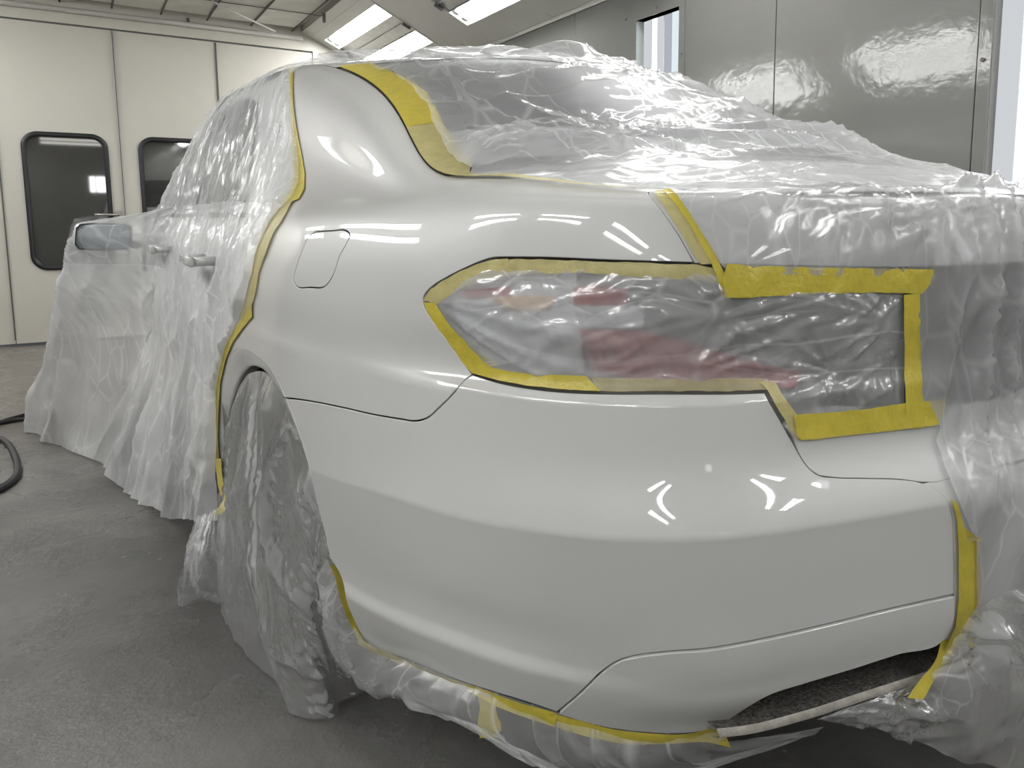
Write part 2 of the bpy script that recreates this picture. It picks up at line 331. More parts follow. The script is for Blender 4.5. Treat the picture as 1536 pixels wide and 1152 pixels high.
def S(a, b):
    a = np.asarray(a, float); b = np.asarray(b, float); shp = np.broadcast(a, b).shape
    a = np.broadcast_to(a, shp).ravel(); b = np.clip(np.broadcast_to(b, shp).ravel(), 0, BMAX)
    sg = np.where(a < 0, -1., 1.); a = np.abs(a)
    c = cspline_eval(_k, _C, _M2, a)                    # n x rows x 3
    n = NR; i = np.clip(np.searchsorted(KB, b)-1, 0, n-2); ii = np.arange(len(a)); h = KB[i+1]-KB[i]
    def der(k):
        k0 = np.clip(k-1, 0, n-1); k2 = np.clip(k+1, 0, n-1)
        hl = (KB[k]-KB[k0])[:, None]; hr = (KB[k2]-KB[k])[:, None]
        dl = (c[ii, k]-c[ii, k0])/np.maximum(hl, 1e-9); dr = (c[ii, k2]-c[ii, k])/np.maximum(hr, 1e-9)
        d = (dl*hr+dr*hl)/np.maximum(hl+hr, 1e-9)
        d = np.where(hl < 1e-8, dr, d); return np.where(hr < 1e-8, dl, d)
    t = ((b-KB[i])/h)[:, None]; H = h[:, None]
    p = (2*t**3-3*t**2+1)*c[ii, i]+(t**3-2*t**2+t)*H*der(i)+(-2*t**3+3*t**2)*c[ii, i+1]+(t**3-t**2)*H*der(i+1)
    p = p.copy(); p[:, 0] *= sg
    return p.reshape(shp+(3,))
def Sn(a, b):
    a = np.asarray(a, float); b = np.asarray(b, float)
    e = .0015; b0 = np.clip(b-e, 0, BMAX-2*e); a0 = np.where(np.abs(a) < e*1.01, a+.0001, a)
    n = np.cross(S(a0+e, b)-S(a0-e, b), S(a, b0+2*e)-S(a, b0)); n /= np.linalg.norm(n, axis=-1, keepdims=True)
    return -n if False else n
_q = Sn(np.array([KA[9]]), np.array([KB[8]]))[0]; SGN = 1. if _q[0] < 0 else -1.
def Snn(a, b): return SGN*Sn(a, b)

# upper surface T(a, w): deck, rear glass, roof, windscreen, bonnet; w = 0 left edge .. 1 right edge
_bow = np.interp(np.arange(NS), [3, 7, 8, 9, 10, 11, 12, 13, 14, 15, 16, 18], [-.118, -.18, -.2, -.2, -.2, -.2, -.06, .1, .16, .1, .05, 0])
_crn = np.interp(np.arange(NS), [3, 7, 8, 9, 10, 11, 12, 13, 14, 15, 16, 18], [.006, .042, .05, .052, .052, .04, .03, .045, .04, .05, .04, .01])
_bc = np.stack([_bow, _crn], 1); _bcM = cspline_coef(KA, _bc)
def T(a, w):
    a = np.asarray(a, float); w = np.asarray(w, float); shp = np.broadcast(a, w).shape
    a = np.broadcast_to(a, shp).ravel(); w = np.broadcast_to(w, shp).ravel()
    L_ = S(a, np.full(a.shape, BMAX)); q = 1-2*w; f = 1-q*q
    bc = cspline_eval(KA, _bc, _bcM, a)
    p = np.stack([L_[:, 0]*q, L_[:, 1]+bc[:, 0]*f, L_[:, 2]+bc[:, 1]*f], 1)
    return p.reshape(shp+(3,))
def Tn(a, w):
    e = .002; n = np.cross(T(np.asarray(a)+e, w)-T(np.asarray(a)-e, w), T(a, np.asarray(w)+e)-T(a, np.asarray(w)-e))
    n /= np.linalg.norm(n, axis=-1, keepdims=True); return np.where(n[..., 2:3] < 0, -n, n)

# inverse: photo pixel -> (a, b) on S
class Inv:
    def __init__(s, surf, A, B):
        s.surf = surf; s.A, s.B = np.meshgrid(A, B, indexing='ij'); P = surf(s.A, s.B); s.px = proj(P)
        s.d = np.linalg.norm(P-CAM, axis=2); s.da = A[1]-A[0]; s.db = B[1]-B[0]
        s.lo = (A[0], B[0]); s.hi = (A[-1], B[-1])
    def __call__(s, u, v):
        D = (s.px[..., 0]-u)**2+(s.px[..., 1]-v)**2; m = D.min()
        D2 = np.where(D < max(m*4, 30), s.d, 1e9); k = np.unravel_index(np.argmin(D2+D*.002), D2.shape)
        x = np.array([s.A[k], s.B[k]]); e = 5e-4
        for _ in range(12):
            q = proj(s.surf(np.array([x[0], x[0]+e, x[0]]), np.array([x[1], x[1], x[1]+e])))
            J = np.stack([(q[1]-q[0])/e, (q[2]-q[0])/e], 1); r = np.array([u, v])-q[0]
            if np.linalg.norm(r) < .02: break
            dx, *_ = np.linalg.lstsq(J, r, rcond=1e-4); x = x+np.clip(dx, -.06, .06); x[1] = min(max(x[1], s.lo[1]), s.hi[1])
            x[0] = min(max(x[0], s.lo[0]), s.hi[0])
        return x
invS = Inv(S, np.arange(-.5, KA[11]+.3, .01), np.linspace(0, BMAX, 150))
invT = Inv(T, np.arange(KA[3], KA[11]+.4, .012), np.linspace(0, 1, 90))
def ab(pxs, inv=None): inv = inv or invS; return np.array([inv(*p) for p in pxs])

# ------------------------------------------------------------------ panels cut out of a parametric surface
def poly_area(P): x, y = P[:, 0], P[:, 1]; return .5*np.sum(x*np.roll(y, -1)-np.roll(x, -1)*y)
def inset(P, d):
    """move a closed ccw polygon inward by d (mitred)"""
    e = np.roll(P, -1, 0)-P; e /= np.maximum(np.linalg.norm(e, axis=1), 1e-9)[:, None]; n = np.stack([-e[:, 1], e[:, 0]], 1)
    n0 = np.roll(n, 1, 0); m = n+n0; l = np.maximum((m*n).sum(1), .5); return P + m/l[:, None]*d
def dedupe(P, eps=.0008):
    out = [P[0]]
    for p in P[1:]:
        if np.linalg.norm(p-out[-1]) > eps: out.append(p)
    if np.linalg.norm(out[0]-out[-1]) <= eps: out.pop()
    return np.array(out)
def inside(P, q):
    x, y = q[:, 0], q[:, 1]; r = np.zeros(len(q), bool); x1, y1 = P[:, 0], P[:, 1]; x2, y2 = np.roll(x1, -1), np.roll(y1, -1)
    for a, b, c, d in zip(x1, y1, x2, y2):
        k = ((b > y) != (d > y)); 
        if d != b: r ^= k & (x < (c-a)*(y-b)/(d-b)+a)
    return r
def dist_poly(P, q):
    D = np.full(len(q), 1e9)
    for a, b in zip(P, np.roll(P, -1, 0)):
        ab_ = b-a; t = np.clip(((q-a)@ab_)/max(ab_@ab_, 1e-12), 0, 1); D = np.minimum(D, np.linalg.norm(q-a-t[:, None]*ab_, axis=1))
    return D
def triangulate(P, spacing, holes=(), rows=()):
    lo, hi = P.min(0), P.max(0); gx = np.arange(lo[0]+spacing*.5, hi[0], spacing); gy = np.arange(lo[1]+spacing*.43, hi[1], spacing*.866)
    X, Y = np.meshgrid(gx, gy); X = X+(np.arange(len(gy)) % 2)[:, None]*spacing*.5; q = np.stack([X.ravel(), Y.ravel()], 1)
    q = q[inside(P, q)]; q = q[dist_poly(P, q) > spacing*.4] if len(q) else q
    for h in holes:
        if len(q): q = q[~inside(h, q)]; q = q[dist_poly(h, q) > spacing*.4]
    for b_ in rows:
        if len(q): q = q[np.abs(q[:, 1]-b_) > .0024]
    for b_ in rows:
        x = np.stack([np.arange(lo[0]+.004, hi[0], .009), np.full(len(np.arange(lo[0]+.004, hi[0], .009)), b_)], 1); x = x[inside(P, x)]
        if len(x): x = x[dist_poly(P, x) > .003]
        for h in holes:
            if len(x): x = x[~inside(h, x)]; x = x[dist_poly(h, x) > .003] if len(x) else x
        q = np.vstack([q, x])
    pts = [P]+list(holes)+[q]; V = np.vstack(pts); E = []; k = 0
    for p in [P]+list(holes): n = len(p); E += [(k+i, k+(i+1) % n) for i in range(n)]; k += n
    r = delaunay_2d_cdt([Vector(map(float, v)) for v in V], E, [], 1 if not holes else 0, 1e-7)
    v = np.array([tuple(x) for x in r[0]]); F = [tuple(f) for f in r[2]]
    cen = np.array([v[list(f)].mean(0) for f in F]); ok = inside(P, cen)
    for h in holes: ok &= ~inside(h, cen)
    return v, [f for f, o in zip(F, ok) if o]
def panel(name, P, mat, parent=None, gap=.0022, off=0, lip=.016, spacing=.014, surf=S, nrm=Snn, holes=(), mirror=False, disp=None, rows=()):
    P = dedupe(np.asarray(P, float)); 
    if poly_area(P) < 0: P = P[::-1]
    Q = inset(P, gap) if gap else P; H = []
    for h in holes:
        h = dedupe(np.asarray(h, float)); h = h if poly_area(h) > 0 else h[::-1]; H.append(inset(h, -gap) if gap else h)
    v, F = triangulate(Q, spacing, H, rows)
    n = nrm(v[:, 0], v[:, 1]); p = surf(v[:, 0], v[:, 1])+n*off
    if disp is not None: p = p+n*disp(v[:, 0], v[:, 1])[:, None]
    V = list(p); Nn = list(n); Fo = list(F)
    if lip:
        for loop, sgn in [(Q, 1)]+[(h, -1) for h in H]:
            R0 = loop; R1 = inset(loop, -.0008*sgn); nb = nrm(R0[:, 0], R0[:, 1]); p0 = surf(R0[:, 0], R0[:, 1])+nb*off
            p1 = surf(R1[:, 0], R1[:, 1])+nb*off; out = p1-p0; out /= np.maximum(np.linalg.norm(out, axis=1), 1e-9)[:, None]
            rings = [(p0, nb), (p0+out*.0009-nb*.0004, nb*.6+out*.8), (p0+out*.0012-nb*.0014, out), (p0+out*.0012-nb*lip, out)]
            base = len(V); m = len(R0)
            for rp, rn in rings:
                rn = rn/np.linalg.norm(rn, axis=1)[:, None]; V += list(rp); Nn += list(rn)
            for r in range(3):
                for i in range(m):
                    j = (i+1) % m; A = base+r*m
                    q = (A+i, A+m+i, A+m+j, A+j); Fo.append(q if sgn > 0 else q[::-1])
    V = np.array(V); Nn = np.array(Nn)
    if mirror: V = V*_mir; Nn = Nn*_mir; Fo = [f[::-1] for f in Fo]
    # make winding agree with the normals
    f0 = Fo[len(F)//2]; c = np.cross(V[f0[1]]-V[f0[0]], V[f0[2]]-V[f0[0]])
    if c@Nn[f0[0]] < 0: Fo = [f[::-1] for f in Fo]
    return meshobj(name, V, Fo, mat, parent, normals=None if disp is not None else Nn, uv=None if lip else v)
def px(*segs, step=5):
    """pixel polylines (each smooth, corners between) -> dense pixel loop"""
    out = []
    for s in segs: out += list(crspline(s, step))
    return out
def row_ab(p_yz):
    """(y, z) on the left flank -> (a, b)"""
    out = []
    A = np.arange(KA[7], KA[15], .02); B = np.linspace(0, BMAX, 140); AA, BB = np.meshgrid(A, B, indexing='ij'); G = S(AA, BB)
    for y, z in p_yz:
        D = (G[..., 1]-y)**2+(G[..., 2]-z)**2; k = np.unravel_index(np.argmin(D), D.shape); out.append((AA[k], BB[k]))
    return np.array(out)

# ------------------------------------------------------------------ spray booth
XL, XR, YF, YB, ZC, ZW = -3.26, 1.52, 7.0, -5.3, 2.765, 2.352
XCL, XCR = -2.40, .66
def wall_mat(name, col, rough, dirt=.06):
    m, nt, o = newmat(name); L = nt.links.new
    tc = N(nt, 'ShaderNodeTexCoord'); p = N(nt, 'ShaderNodeBsdfPrincipled')
    n = N(nt, 'ShaderNodeTexNoise', i_Scale=1.3, i_Detail=7, i_Roughness=.62); L(tc.outputs['Object'], n.inputs['Vector'])
    r = N(nt, 'ShaderNodeValToRGB'); L(n.outputs['Fac'], r.inputs[0]); r.color_ramp.elements[0].position = .32; r.color_ramp.elements[1].position = .68
    r.color_ramp.elements[0].color = rgba([c*(1-dirt) for c in col]); r.color_ramp.elements[1].color = rgba([c*(1+dirt*.6) for c in col])
    L(r.outputs[0], p.inputs['Base Color'])
    n2 = N(nt, 'ShaderNodeTexNoise', i_Scale=5, i_Detail=4); L(tc.outputs['Object'], n2.inputs['Vector'])
    mr = N(nt, 'ShaderNodeMapRange'); L(n2.outputs['Fac'], mr.inputs[0]); mr.inputs[3].default_value = rough*.75; mr.inputs[4].default_value = rough*1.25
    L(mr.outputs[0], p.inputs['Roughness'])
    b = N(nt, 'ShaderNodeBump', i_Strength=.05, i_Distance=.02); n3 = N(nt, 'ShaderNodeTexNoise', i_Scale=18, i_Detail=3); L(tc.outputs['Object'], n3.inputs['Vector'])
    L(n3.outputs['Fac'], b.inputs['Height']); L(b.outputs[0], p.inputs['Normal'])
    L(p.outputs[0], o.inputs[0]); return m
M['wall'] = wall_mat('grey_enamel_wall', (.18, .18, .17), .11)
M['cove'] = wall_mat('grey_enamel_cove', (.54, .53, .495), .30)
M['door'] = wall_mat('cream_enamel_door', (.575, .556, .497), .38, .05)
M['filter'] = principled('filter_fleece', (.72, .705, .655), .95, var=.1, vscale=5, bump=.25, bscale=60)
M['wire'] = principled('dark_wire', (.10, .10, .095), .6)
M['rail'] = principled('pale_rail', (.50, .49, .46), .45, var=.08)
M['trimgrey'] = principled('galvanised_trim', (.45, .45, .44), .3, metal=.6, var=.12, vscale=12)
M['gasket'] = principled('black_rubber_gasket', (.016, .017, .018), .45)
M['doorglass'] = principled('dark_door_glass', (.03, .03, .028), .03)
M['doorglass'].node_tree.nodes['Principled BSDF'].inputs['IOR'].default_value = 3.0
M['tube'] = emission('fluorescent_tube', (1.0, .995, .975), TUBE)
M['reflect'] = principled('white_light_tray', (.34, .35, .35), .3, metal=.2)
M['reveal'] = principled('window_reveal', (.62, .67, .66), .4)
M['handle'] = principled('steel_handle', (.42, .41, .39), .35, metal=.8)
M['black'] = principled('black_cable', (.018, .018, .02), .45)

def floor_mat():
    m, nt, o = newmat('wet_concrete'); L = nt.links.new
    tc = N(nt, 'ShaderNodeTexCoord'); p = N(nt, 'ShaderNodeBsdfPrincipled')
    n = N(nt, 'ShaderNodeTexNoise', i_Scale=1.1, i_Detail=9, i_Roughness=.65, i_Distortion=.6); L(tc.outputs['Object'], n.inputs['Vector'])
    r = N(nt, 'ShaderNodeValToRGB'); L(n.outputs['Fac'], r.inputs[0])
    e = r.color_ramp.elements; e[0].position = .28; e[0].color = (.066, .066, .063, 1); e[1].position = .74; e[1].color = (.245, .24, .225, 1)
    m1 = e.new(.5); m1.color = (.122, .119, .113, 1)
    # drier, paler towards the doors
    sp = N(nt, 'ShaderNodeSeparateXYZ'); L(tc.outputs['Object'], sp.inputs[0])
    ad = N(nt, 'ShaderNodeMath', operation='MULTIPLY_ADD'); L(n.outputs['Fac'], ad.inputs[0]); ad.inputs[1].default_value = 1.6; L(sp.outputs['Y'], ad.inputs[2])
    mr = N(nt, 'ShaderNodeMapRange', interpolation_type='SMOOTHSTEP'); L(ad.outputs[0], mr.inputs[0]); mr.inputs[1].default_value = 3.6; mr.inputs[2].default_value = 5.2
    mx = N(nt, 'ShaderNodeMixRGB'); L(mr.outputs[0], mx.inputs[0]); L(r.outputs[0], mx.inputs[1]); mx.inputs[2].default_value = (.185, .168, .148, 1); L(mx.outputs[0], p.inputs['Base Color'])
    n2 = N(nt, 'ShaderNodeTexNoise', i_Scale=2.3, i_Detail=6, i_Roughness=.6); L(tc.outputs['Object'], n2.inputs['Vector'])
    r2 = N(nt, 'ShaderNodeMapRange'); L(n2.outputs['Fac'], r2.inputs[0]); r2.inputs[1].default_value = .42; r2.inputs[2].default_value = .6; r2.inputs[3].default_value = .10; r2.inputs[4].default_value = .48
    L(r2.outputs[0], p.inputs['Roughness'])
    n3 = N(nt, 'ShaderNodeTexNoise', i_Scale=38, i_Detail=8, i_Roughness=.7); L(tc.outputs['Object'], n3.inputs['Vector'])
    b = N(nt, 'ShaderNodeBump', i_Strength=.35, i_Distance=.012); L(n3.outputs['Fac'], b.inputs['Height']); L(b.outputs[0], p.inputs['Normal'])
    L(p.outputs[0], o.inputs[0]); return m
M['floor'] = floor_mat()
setp(box('floor', XL, XR, YB, YF+2.5, -.06, 0, M['floor']), 'wet dark grey concrete booth floor under the masked car', kind='structure')
# ceiling: wire-held filter fleece between the two light coves
ceil = setp(box('ceiling', XCL-.02, XCR+.02, YB, YF, ZC+.06, ZC+.1, M['filter']), 'fleece filter ceiling held by dark wires', kind='structure')
me = None; xs = [XCR-.085-.36*k for k in range(9)]; ys = [YF-.12-.62*k for k in range(20)]
for i in range(8):
    for j in range(19):
        if me is None:
            bm = bmesh.new(); bbox(bm, -.176, .176, -.305, .305, -.02, .02, .008); p_ = bmobj('filter_pad', bm, M['filter'], ceil); me = p_.data
        else: p_ = shared('filter_pad', me, ceil)
        p_.location = ((xs[i]+xs[i+1])/2, (ys[j]+ys[j+1])/2, ZC+.03+random.uniform(-.006, .006))
for x in xs: V, F = tube([(x, YF-.02, ZC), (x, 1, ZC), (x, YB, ZC)], .0075, 6); meshobj('ceiling_wire', V, F, M['wire'], ceil)
for y in ys[1::1]: V, F = tube([(XCL, y, ZC-.006), (0, y, ZC-.006), (XCR, y, ZC-.006)], .004, 6); meshobj('ceiling_wire', V, F, M['wire'], ceil)
V, F = tube([at(318, 2, z=2.72), at(365, 25, z=2.71), at(413, 47, z=2.70)], .008, 6); meshobj('ceiling_stay', V, F, M['rail'], ceil)
for q in [(404, 50), (486, 25), (74, 12), (282, 32)]:
    c = at(q[0], q[1], z=2.73); box('wire_clip', c[0]-.012, c[0]+.012, c[1]-.012, c[1]+.012, c[2]-.05, c[2]+.03, M['wire'], ceil, .004)
for xx in (XCL-.03, XCR): box('ceiling_edge', xx, xx+.03, YB, YF, ZC-.004, ZC+.1, M['cove'], ceil)
# side walls of enamelled panels
def wall_side(name, x0, x1, seams, wins, label):
    root = empty(name, loc=((x0+x1)/2, 0, 0), kind='structure'); root['label'] = label; bpy.context.view_layer.update()
    for a, b in zip(seams[:-1], seams[1:]):
        ww = [w_ for w_ in wins if w_[0] > a-.01 and w_[1] < b+.01]
        bm = bmesh.new(); g = .003
        if ww:
            wa, wb, z0, z1 = ww[0]
            for q in ((a+g, wa, 0, ZW), (wb, b-g, 0, ZW), (wa, wb, 0, z0), (wa, wb, z1, ZW)): 
                if q[1]-q[0] > .004: bbox(bm, x0, x1, q[0], q[1], q[2], q[3])
        else: bbox(bm, x0, x1, a+g, b-g, 0, ZW, .0015)
        bmobj('wall_panel', bm, M['wall'], root)
    s = 1 if x0 > 0 else -1
    box('wall_backing', x1 if s > 0 else x0-.02, x1+.02 if s > 0 else x0, YB, seams[-1], 0, .9, M['wire'], root)
    return root
WIN = [(2.578, 2.95, 1.25, 2.156), (.36, .885, 1.05, 2.156), (-2.0, -1.5, 1.2, 2.156)]
wr = wall_side('wall_right', XR, XR+.05, [YB, -4.3, -3.2, -2.2, -1.2, -.04, .936, 1.902, 3.603, 5.345, YF], WIN, 'grey glossy panelled booth wall with two daylit windows')
wl = wall_side('wall_left', XL-.05, XL, [YB, -4, -2.4, -.8, .8, 2.4, 4, 5.6, YF], [], 'grey panelled booth wall left of the camera')
setp(box('wall_back', XL, XR, YB-.05, YB, 0, ZC+.1, M['wall']), 'plain grey booth wall behind the camera', kind='structure')
# daylit windows
wl_ = empty('wall_light', 'twin tube light high on the wall behind the camera', 'wall light', (-1.1, YB+.05, 2.62)); bpy.context.view_layer.update()
box('light_body', -1.75, -.60, YB, YB+.05, 2.56, 2.72, M['cove'], wl_, .006)
for zz in (2.60, 2.68): V, F = tube([(-1.72, YB+.07, zz), (-1.2, YB+.07, zz), (-.63, YB+.07, zz)], .014, 10); meshobj('tube', V, F, emission('rear_tube', (1, .98, .92), 1.4), wl_)
bw = empty('window_4', loc=(-.75, YB, 1.6), kind='structure'); bw['label'] = 'small bright window in the wall behind the camera'; bpy.context.view_layer.update()
bwp = emission('daylit_back_pane', (.95, .98, 1), DAY*.5)
for xa, xb in ((-.90, -.80), (-.78, -.60)): box('window_pane', xa, xb, YB+.001, YB+.006, 1.58, 1.92, bwp, bw)
box('window_frame', -.93, -.57, YB, YB+.004, 1.55, 1.95, M['wall'], bw)
def pane(name, col, s): return emission(name, col, s)
PW = pane('daylit_white_pane', (1, 1, 1), DAY*.4); PB = pane('daylit_blue_pane', (.84, .95, 1.0), DAY*.075); PG = pane('shaded_pane', (.84, .89, 1), DAY*.042); PL = pane('pale_pane', (.93, .96, 1), DAY*.055)
for i, (a, b, z0, z1) in enumerate(WIN):
    wroot = empty('window_%d' % (i+1), loc=(XR, (a+b)/2, z0), kind='structure'); bpy.context.view_layer.update()
    wroot['label'] = ['narrow bright window with a screwed frame beyond the boot', 'bright window at the right edge of the picture', 'bright window behind the camera'][i]
    # frame plate, reveal, vertical panes
    fa, fb = (a-.045, b+.12) if i == 0 else (a-.05, b+.047)
    bm = bmesh.new(); x0, x1 = XR-.006, XR+.002
    for q in ((fa, a, z0-.06, z1+.064), (b, fb, z0-.06, z1+.064), (a, b, z0-.06, z0), (a, b, z1, z1+.064)): bbox(bm, x0, x1, *q)
    bmobj('window_frame', bm, M['wall'], wroot)
    bm = bmesh.new()
    for q in ((a-.004, a, z0, z1), (b, b+.004, z0, z1), (a, b, z0-.004, z0), (a, b, z1, z1+.004)): bbox(bm, XR-.004, XR+.075, *q)
    bmobj('window_reveal', bm, M['reveal'], wroot)
    for (yy, zz) in [(fb-.02, z1+.03), (fb-.02, z1-.25), (fb-.02, z1-.55), (fa+.02, z1-.25), (fa+.02, z1-.55), (fa+.022, z0-.03), ((a+b)/2, z1+.034)]:
        r = bmesh.new(); bmesh.ops.create_cone(r, segments=10, radius1=.008, radius2=.007, depth=.008, cap_ends=True, matrix=Matrix.Translation((XR-.008, yy, zz)) @ Matrix.Rotation(math.pi/2, 4, 'Y')); bmobj('frame_screw', r, M['wire'], wroot)
    if i == 0: parts = [(b, .83, PL), (.83, .68, PW), (.68, .54, PL), (.54, .33, PG), (.33, .14, PB), (.14, 0, PW)]
    elif i == 1: parts = [(1, .86, PL), (.86, .30, PW), (.30, 0, PB)]
    else: parts = [(1, .5, PW), (.5, 0, PB)]
    parts[0] = (1,)+parts[0][1:]
    for k, (t1, t0, pm) in enumerate(parts):
        d = .05+.012*(k % 2); box('window_pane', XR+d, XR+d+.006, a+(b-a)*t0+.001, a+(b-a)*t1-.001, z0, z1, pm, wroot)
    box('window_back', XR+.078, XR+.085, a-.01, b+.01, z0-.01, z1+.01, M['reveal'], wroot)
# sloping coves with fluorescent fittings
def cove_pt(t, sx): return (XCR+(XR-XCR)*t, ZC+(ZW-ZC)*t) if sx > 0 else (XCL+(XL-XCL)*t, ZC+(ZW-ZC)*t)
SL = math.atan2(ZC-ZW, XR-XCR); CL = math.hypot(ZC-ZW, XR-XCR)
def cmat(sx, y):      # local x runs down the slope, local z out of the cove into the booth (down), y along the booth
    t = Vector((math.cos(SL)*sx, 0, -math.sin(SL))); yv = Vector((0, 1, 0)); n = Vector((-math.sin(SL)*sx, 0, -math.cos(SL)))
    m = Matrix((t, yv, n)).transposed().to_4x4(); m.translation = Vector((XCR if sx > 0 else XCL, y, ZC)); return m
FY = [6.1, 4.0, 1.9, -.2, -2.3, -4.4]
tubeme = None
lights_lab = {(1, 0): 'twin-bank fluorescent fitting in the right cove nearest the doors', (1, 1): 'fluorescent fitting cut by the top edge, next along the right cove'}
side_name = {1: 'right', -1: 'left'}
for sx in (1, -1):
    cv = empty('wall_cove' if sx > 0 else 'wall_cove_left', loc=(XCR if sx > 0 else XCL, 0, ZC), kind='structure'); cv['label'] = 'sloping grey cove along the %s wall' % side_name[sx]; bpy.context.view_layer.update()
    ys_ = [YB]+sorted([y+s for y in FY for s in (-.72, .72)])+[YF]
    for k in range(len(ys_)-1):
        bm = bmesh.new(); a, b = ys_[k]+.0015, ys_[k+1]-.0015
        if k % 2 == 0: bbox(bm, 0, CL, a, b, -.02, 0)
        else:
            bbox(bm, 0, .09, a, b, -.02, 0); bbox(bm, .80, CL, a, b, -.02, 0)
        o = bmobj('cove_panel', bm, M['cove']); o.matrix_world = cmat(sx, 0); o.parent = cv; o.matrix_parent_inverse = cv.matrix_basis.inverted()
    V, F = tube([(XR-.008 if sx > 0 else XL+.008, YB, ZW-.004), (XR-.008 if sx > 0 else XL+.008, 0, ZW-.004), (XR-.008 if sx > 0 else XL+.008, YF, ZW-.004)], .016, 8)
    meshobj('cove_rail', V, F, M['rail'], cv)
    for i, y in enumerate(FY):
        f = empty('ceiling_light', loc=(0, 0, 0)); f.matrix_world = cmat(sx, y)
        words = ['nearest the doors', 'second from the doors', 'third from the doors', 'fourth from the doors', 'fifth from the doors', 'farthest from the doors']
        f['label'] = 'double-bank fluorescent fitting in the %s cove, %s' % (side_name[sx], words[i]); f['category'] = 'ceiling light'; f['group'] = 'fluorescent fittings in the %s cove' % side_name[sx]
        bpy.context.view_layer.update()
        def lp(nm, bm, mat):
            me_ = bpy.data.meshes.new(nm); bm.to_mesh(me_); bm.free(); me_.materials.append(mat); o = bpy.data.objects.new(nm, me_); C.objects.link(o); o.parent = f; return o
        bm = bmesh.new()
        for q in ((.085, .80, .72, .745), (.085, .80, -.745, -.72), (.085, .185, -.72, .72), (.708, .80, -.72, .72)): bbox(bm, q[0], q[1], q[2], q[3], -.01, .004)
        lp('light_frame', bm, M['cove'])
        for x0_, x1_ in ((.185, .338), (.545, .708)):
            bm = bmesh.new(); bbox(bm, x0_, x1_, -.72, .72, -.075, -.07)
            for q in ((x0_-.004, x0_+.002), (x1_-.002, x1_+.004)): bbox(bm, q[0], q[1], -.72, .72, -.075, 0)
            for q in ((-.722, -.716), (.716, .722)): bbox(bm, x0_, x1_, q[0], q[1], -.075, 0)
            lp('light_tray', bm, M['reflect'])
            for xx in (x0_+.045, x1_-.045):
                r = bmesh.new(); bmesh.ops.create_cone(r, segments=12, radius1=.019, radius2=.019, depth=1.36, cap_ends=True, matrix=Matrix.Translation((xx, 0, -.035)) @ Matrix.Rotation(math.pi/2, 4, 'X')); lp('tube', r, M['tube'])
                for q in (-.70, .70): r = bmesh.new(); bbox(r, xx-.022, xx+.022, q-.018, q+.018, -.07, -.015, .004); lp('tube_holder', r, M['trimgrey'])
        bm = bmesh.new(); bbox(bm, .342, .541, -.72, .72, -.02, -.008, .003); bbox(bm, .435, .448, -.72, .72, -.012, .003); lp('tube_divider', bm, M['trimgrey'])
        for q in (-.735, .715): bm = bmesh.new(); bbox(bm, .43, .50, q, q+.02, -.01, .022, .004); lp('catch', bm, M['wire'])
# far wall: header, cream folding doors with rubber-edged windows
setp(box('trim_1', XL, XR, YF-.02, YF+.10, 2.60, ZC+.08, M['door']), 'cream header rail above the far doors', kind='structure')
setp(box('trim_2', .757, XR+.05, YF-.015, YF+.10, 0, 2.60, M['door']), 'cream jamb right of the far doors', kind='structure')
setp(box('trim_3', XL, -2.532, YF-.015, YF+.10, 0, 2.60, M['door']), 'cream jamb left of the far doors', kind='structure')
V, F = tube([(XL, YF-.05, 2.70), (-1, YF-.05, 2.70), (XCR, YF-.05, 2.70)], .022, 8); setp(meshobj('trim_4', V, F, M['rail']), 'pale pipe along the top of the far wall', kind='structure')
def rrect(x0, x1, z0, z1, r, n=8):
    P = []
    for cx_, cz, a0 in ((x1-r, z0+r, -90), (x1-r, z1-r, 0), (x0+r, z1-r, 90), (x0+r, z0+r, 180)):
        for k in range(n+1): t = math.radians(a0+90*k/n); P.append((cx_+r*math.cos(t), cz+r*math.sin(t)))
    return np.array(P)
def flat(p): return np.stack([p[:, 0], np.full(len(p), YF), p[:, 1]], 1)
leaves = [(-2.53, -1.715), (-1.71, -.876), (-.868, -.087), (-.083, .754)]
wins = [(-2.36, -1.88), (-1.565, -.965), (-.745, -.20), (.06, .60)]
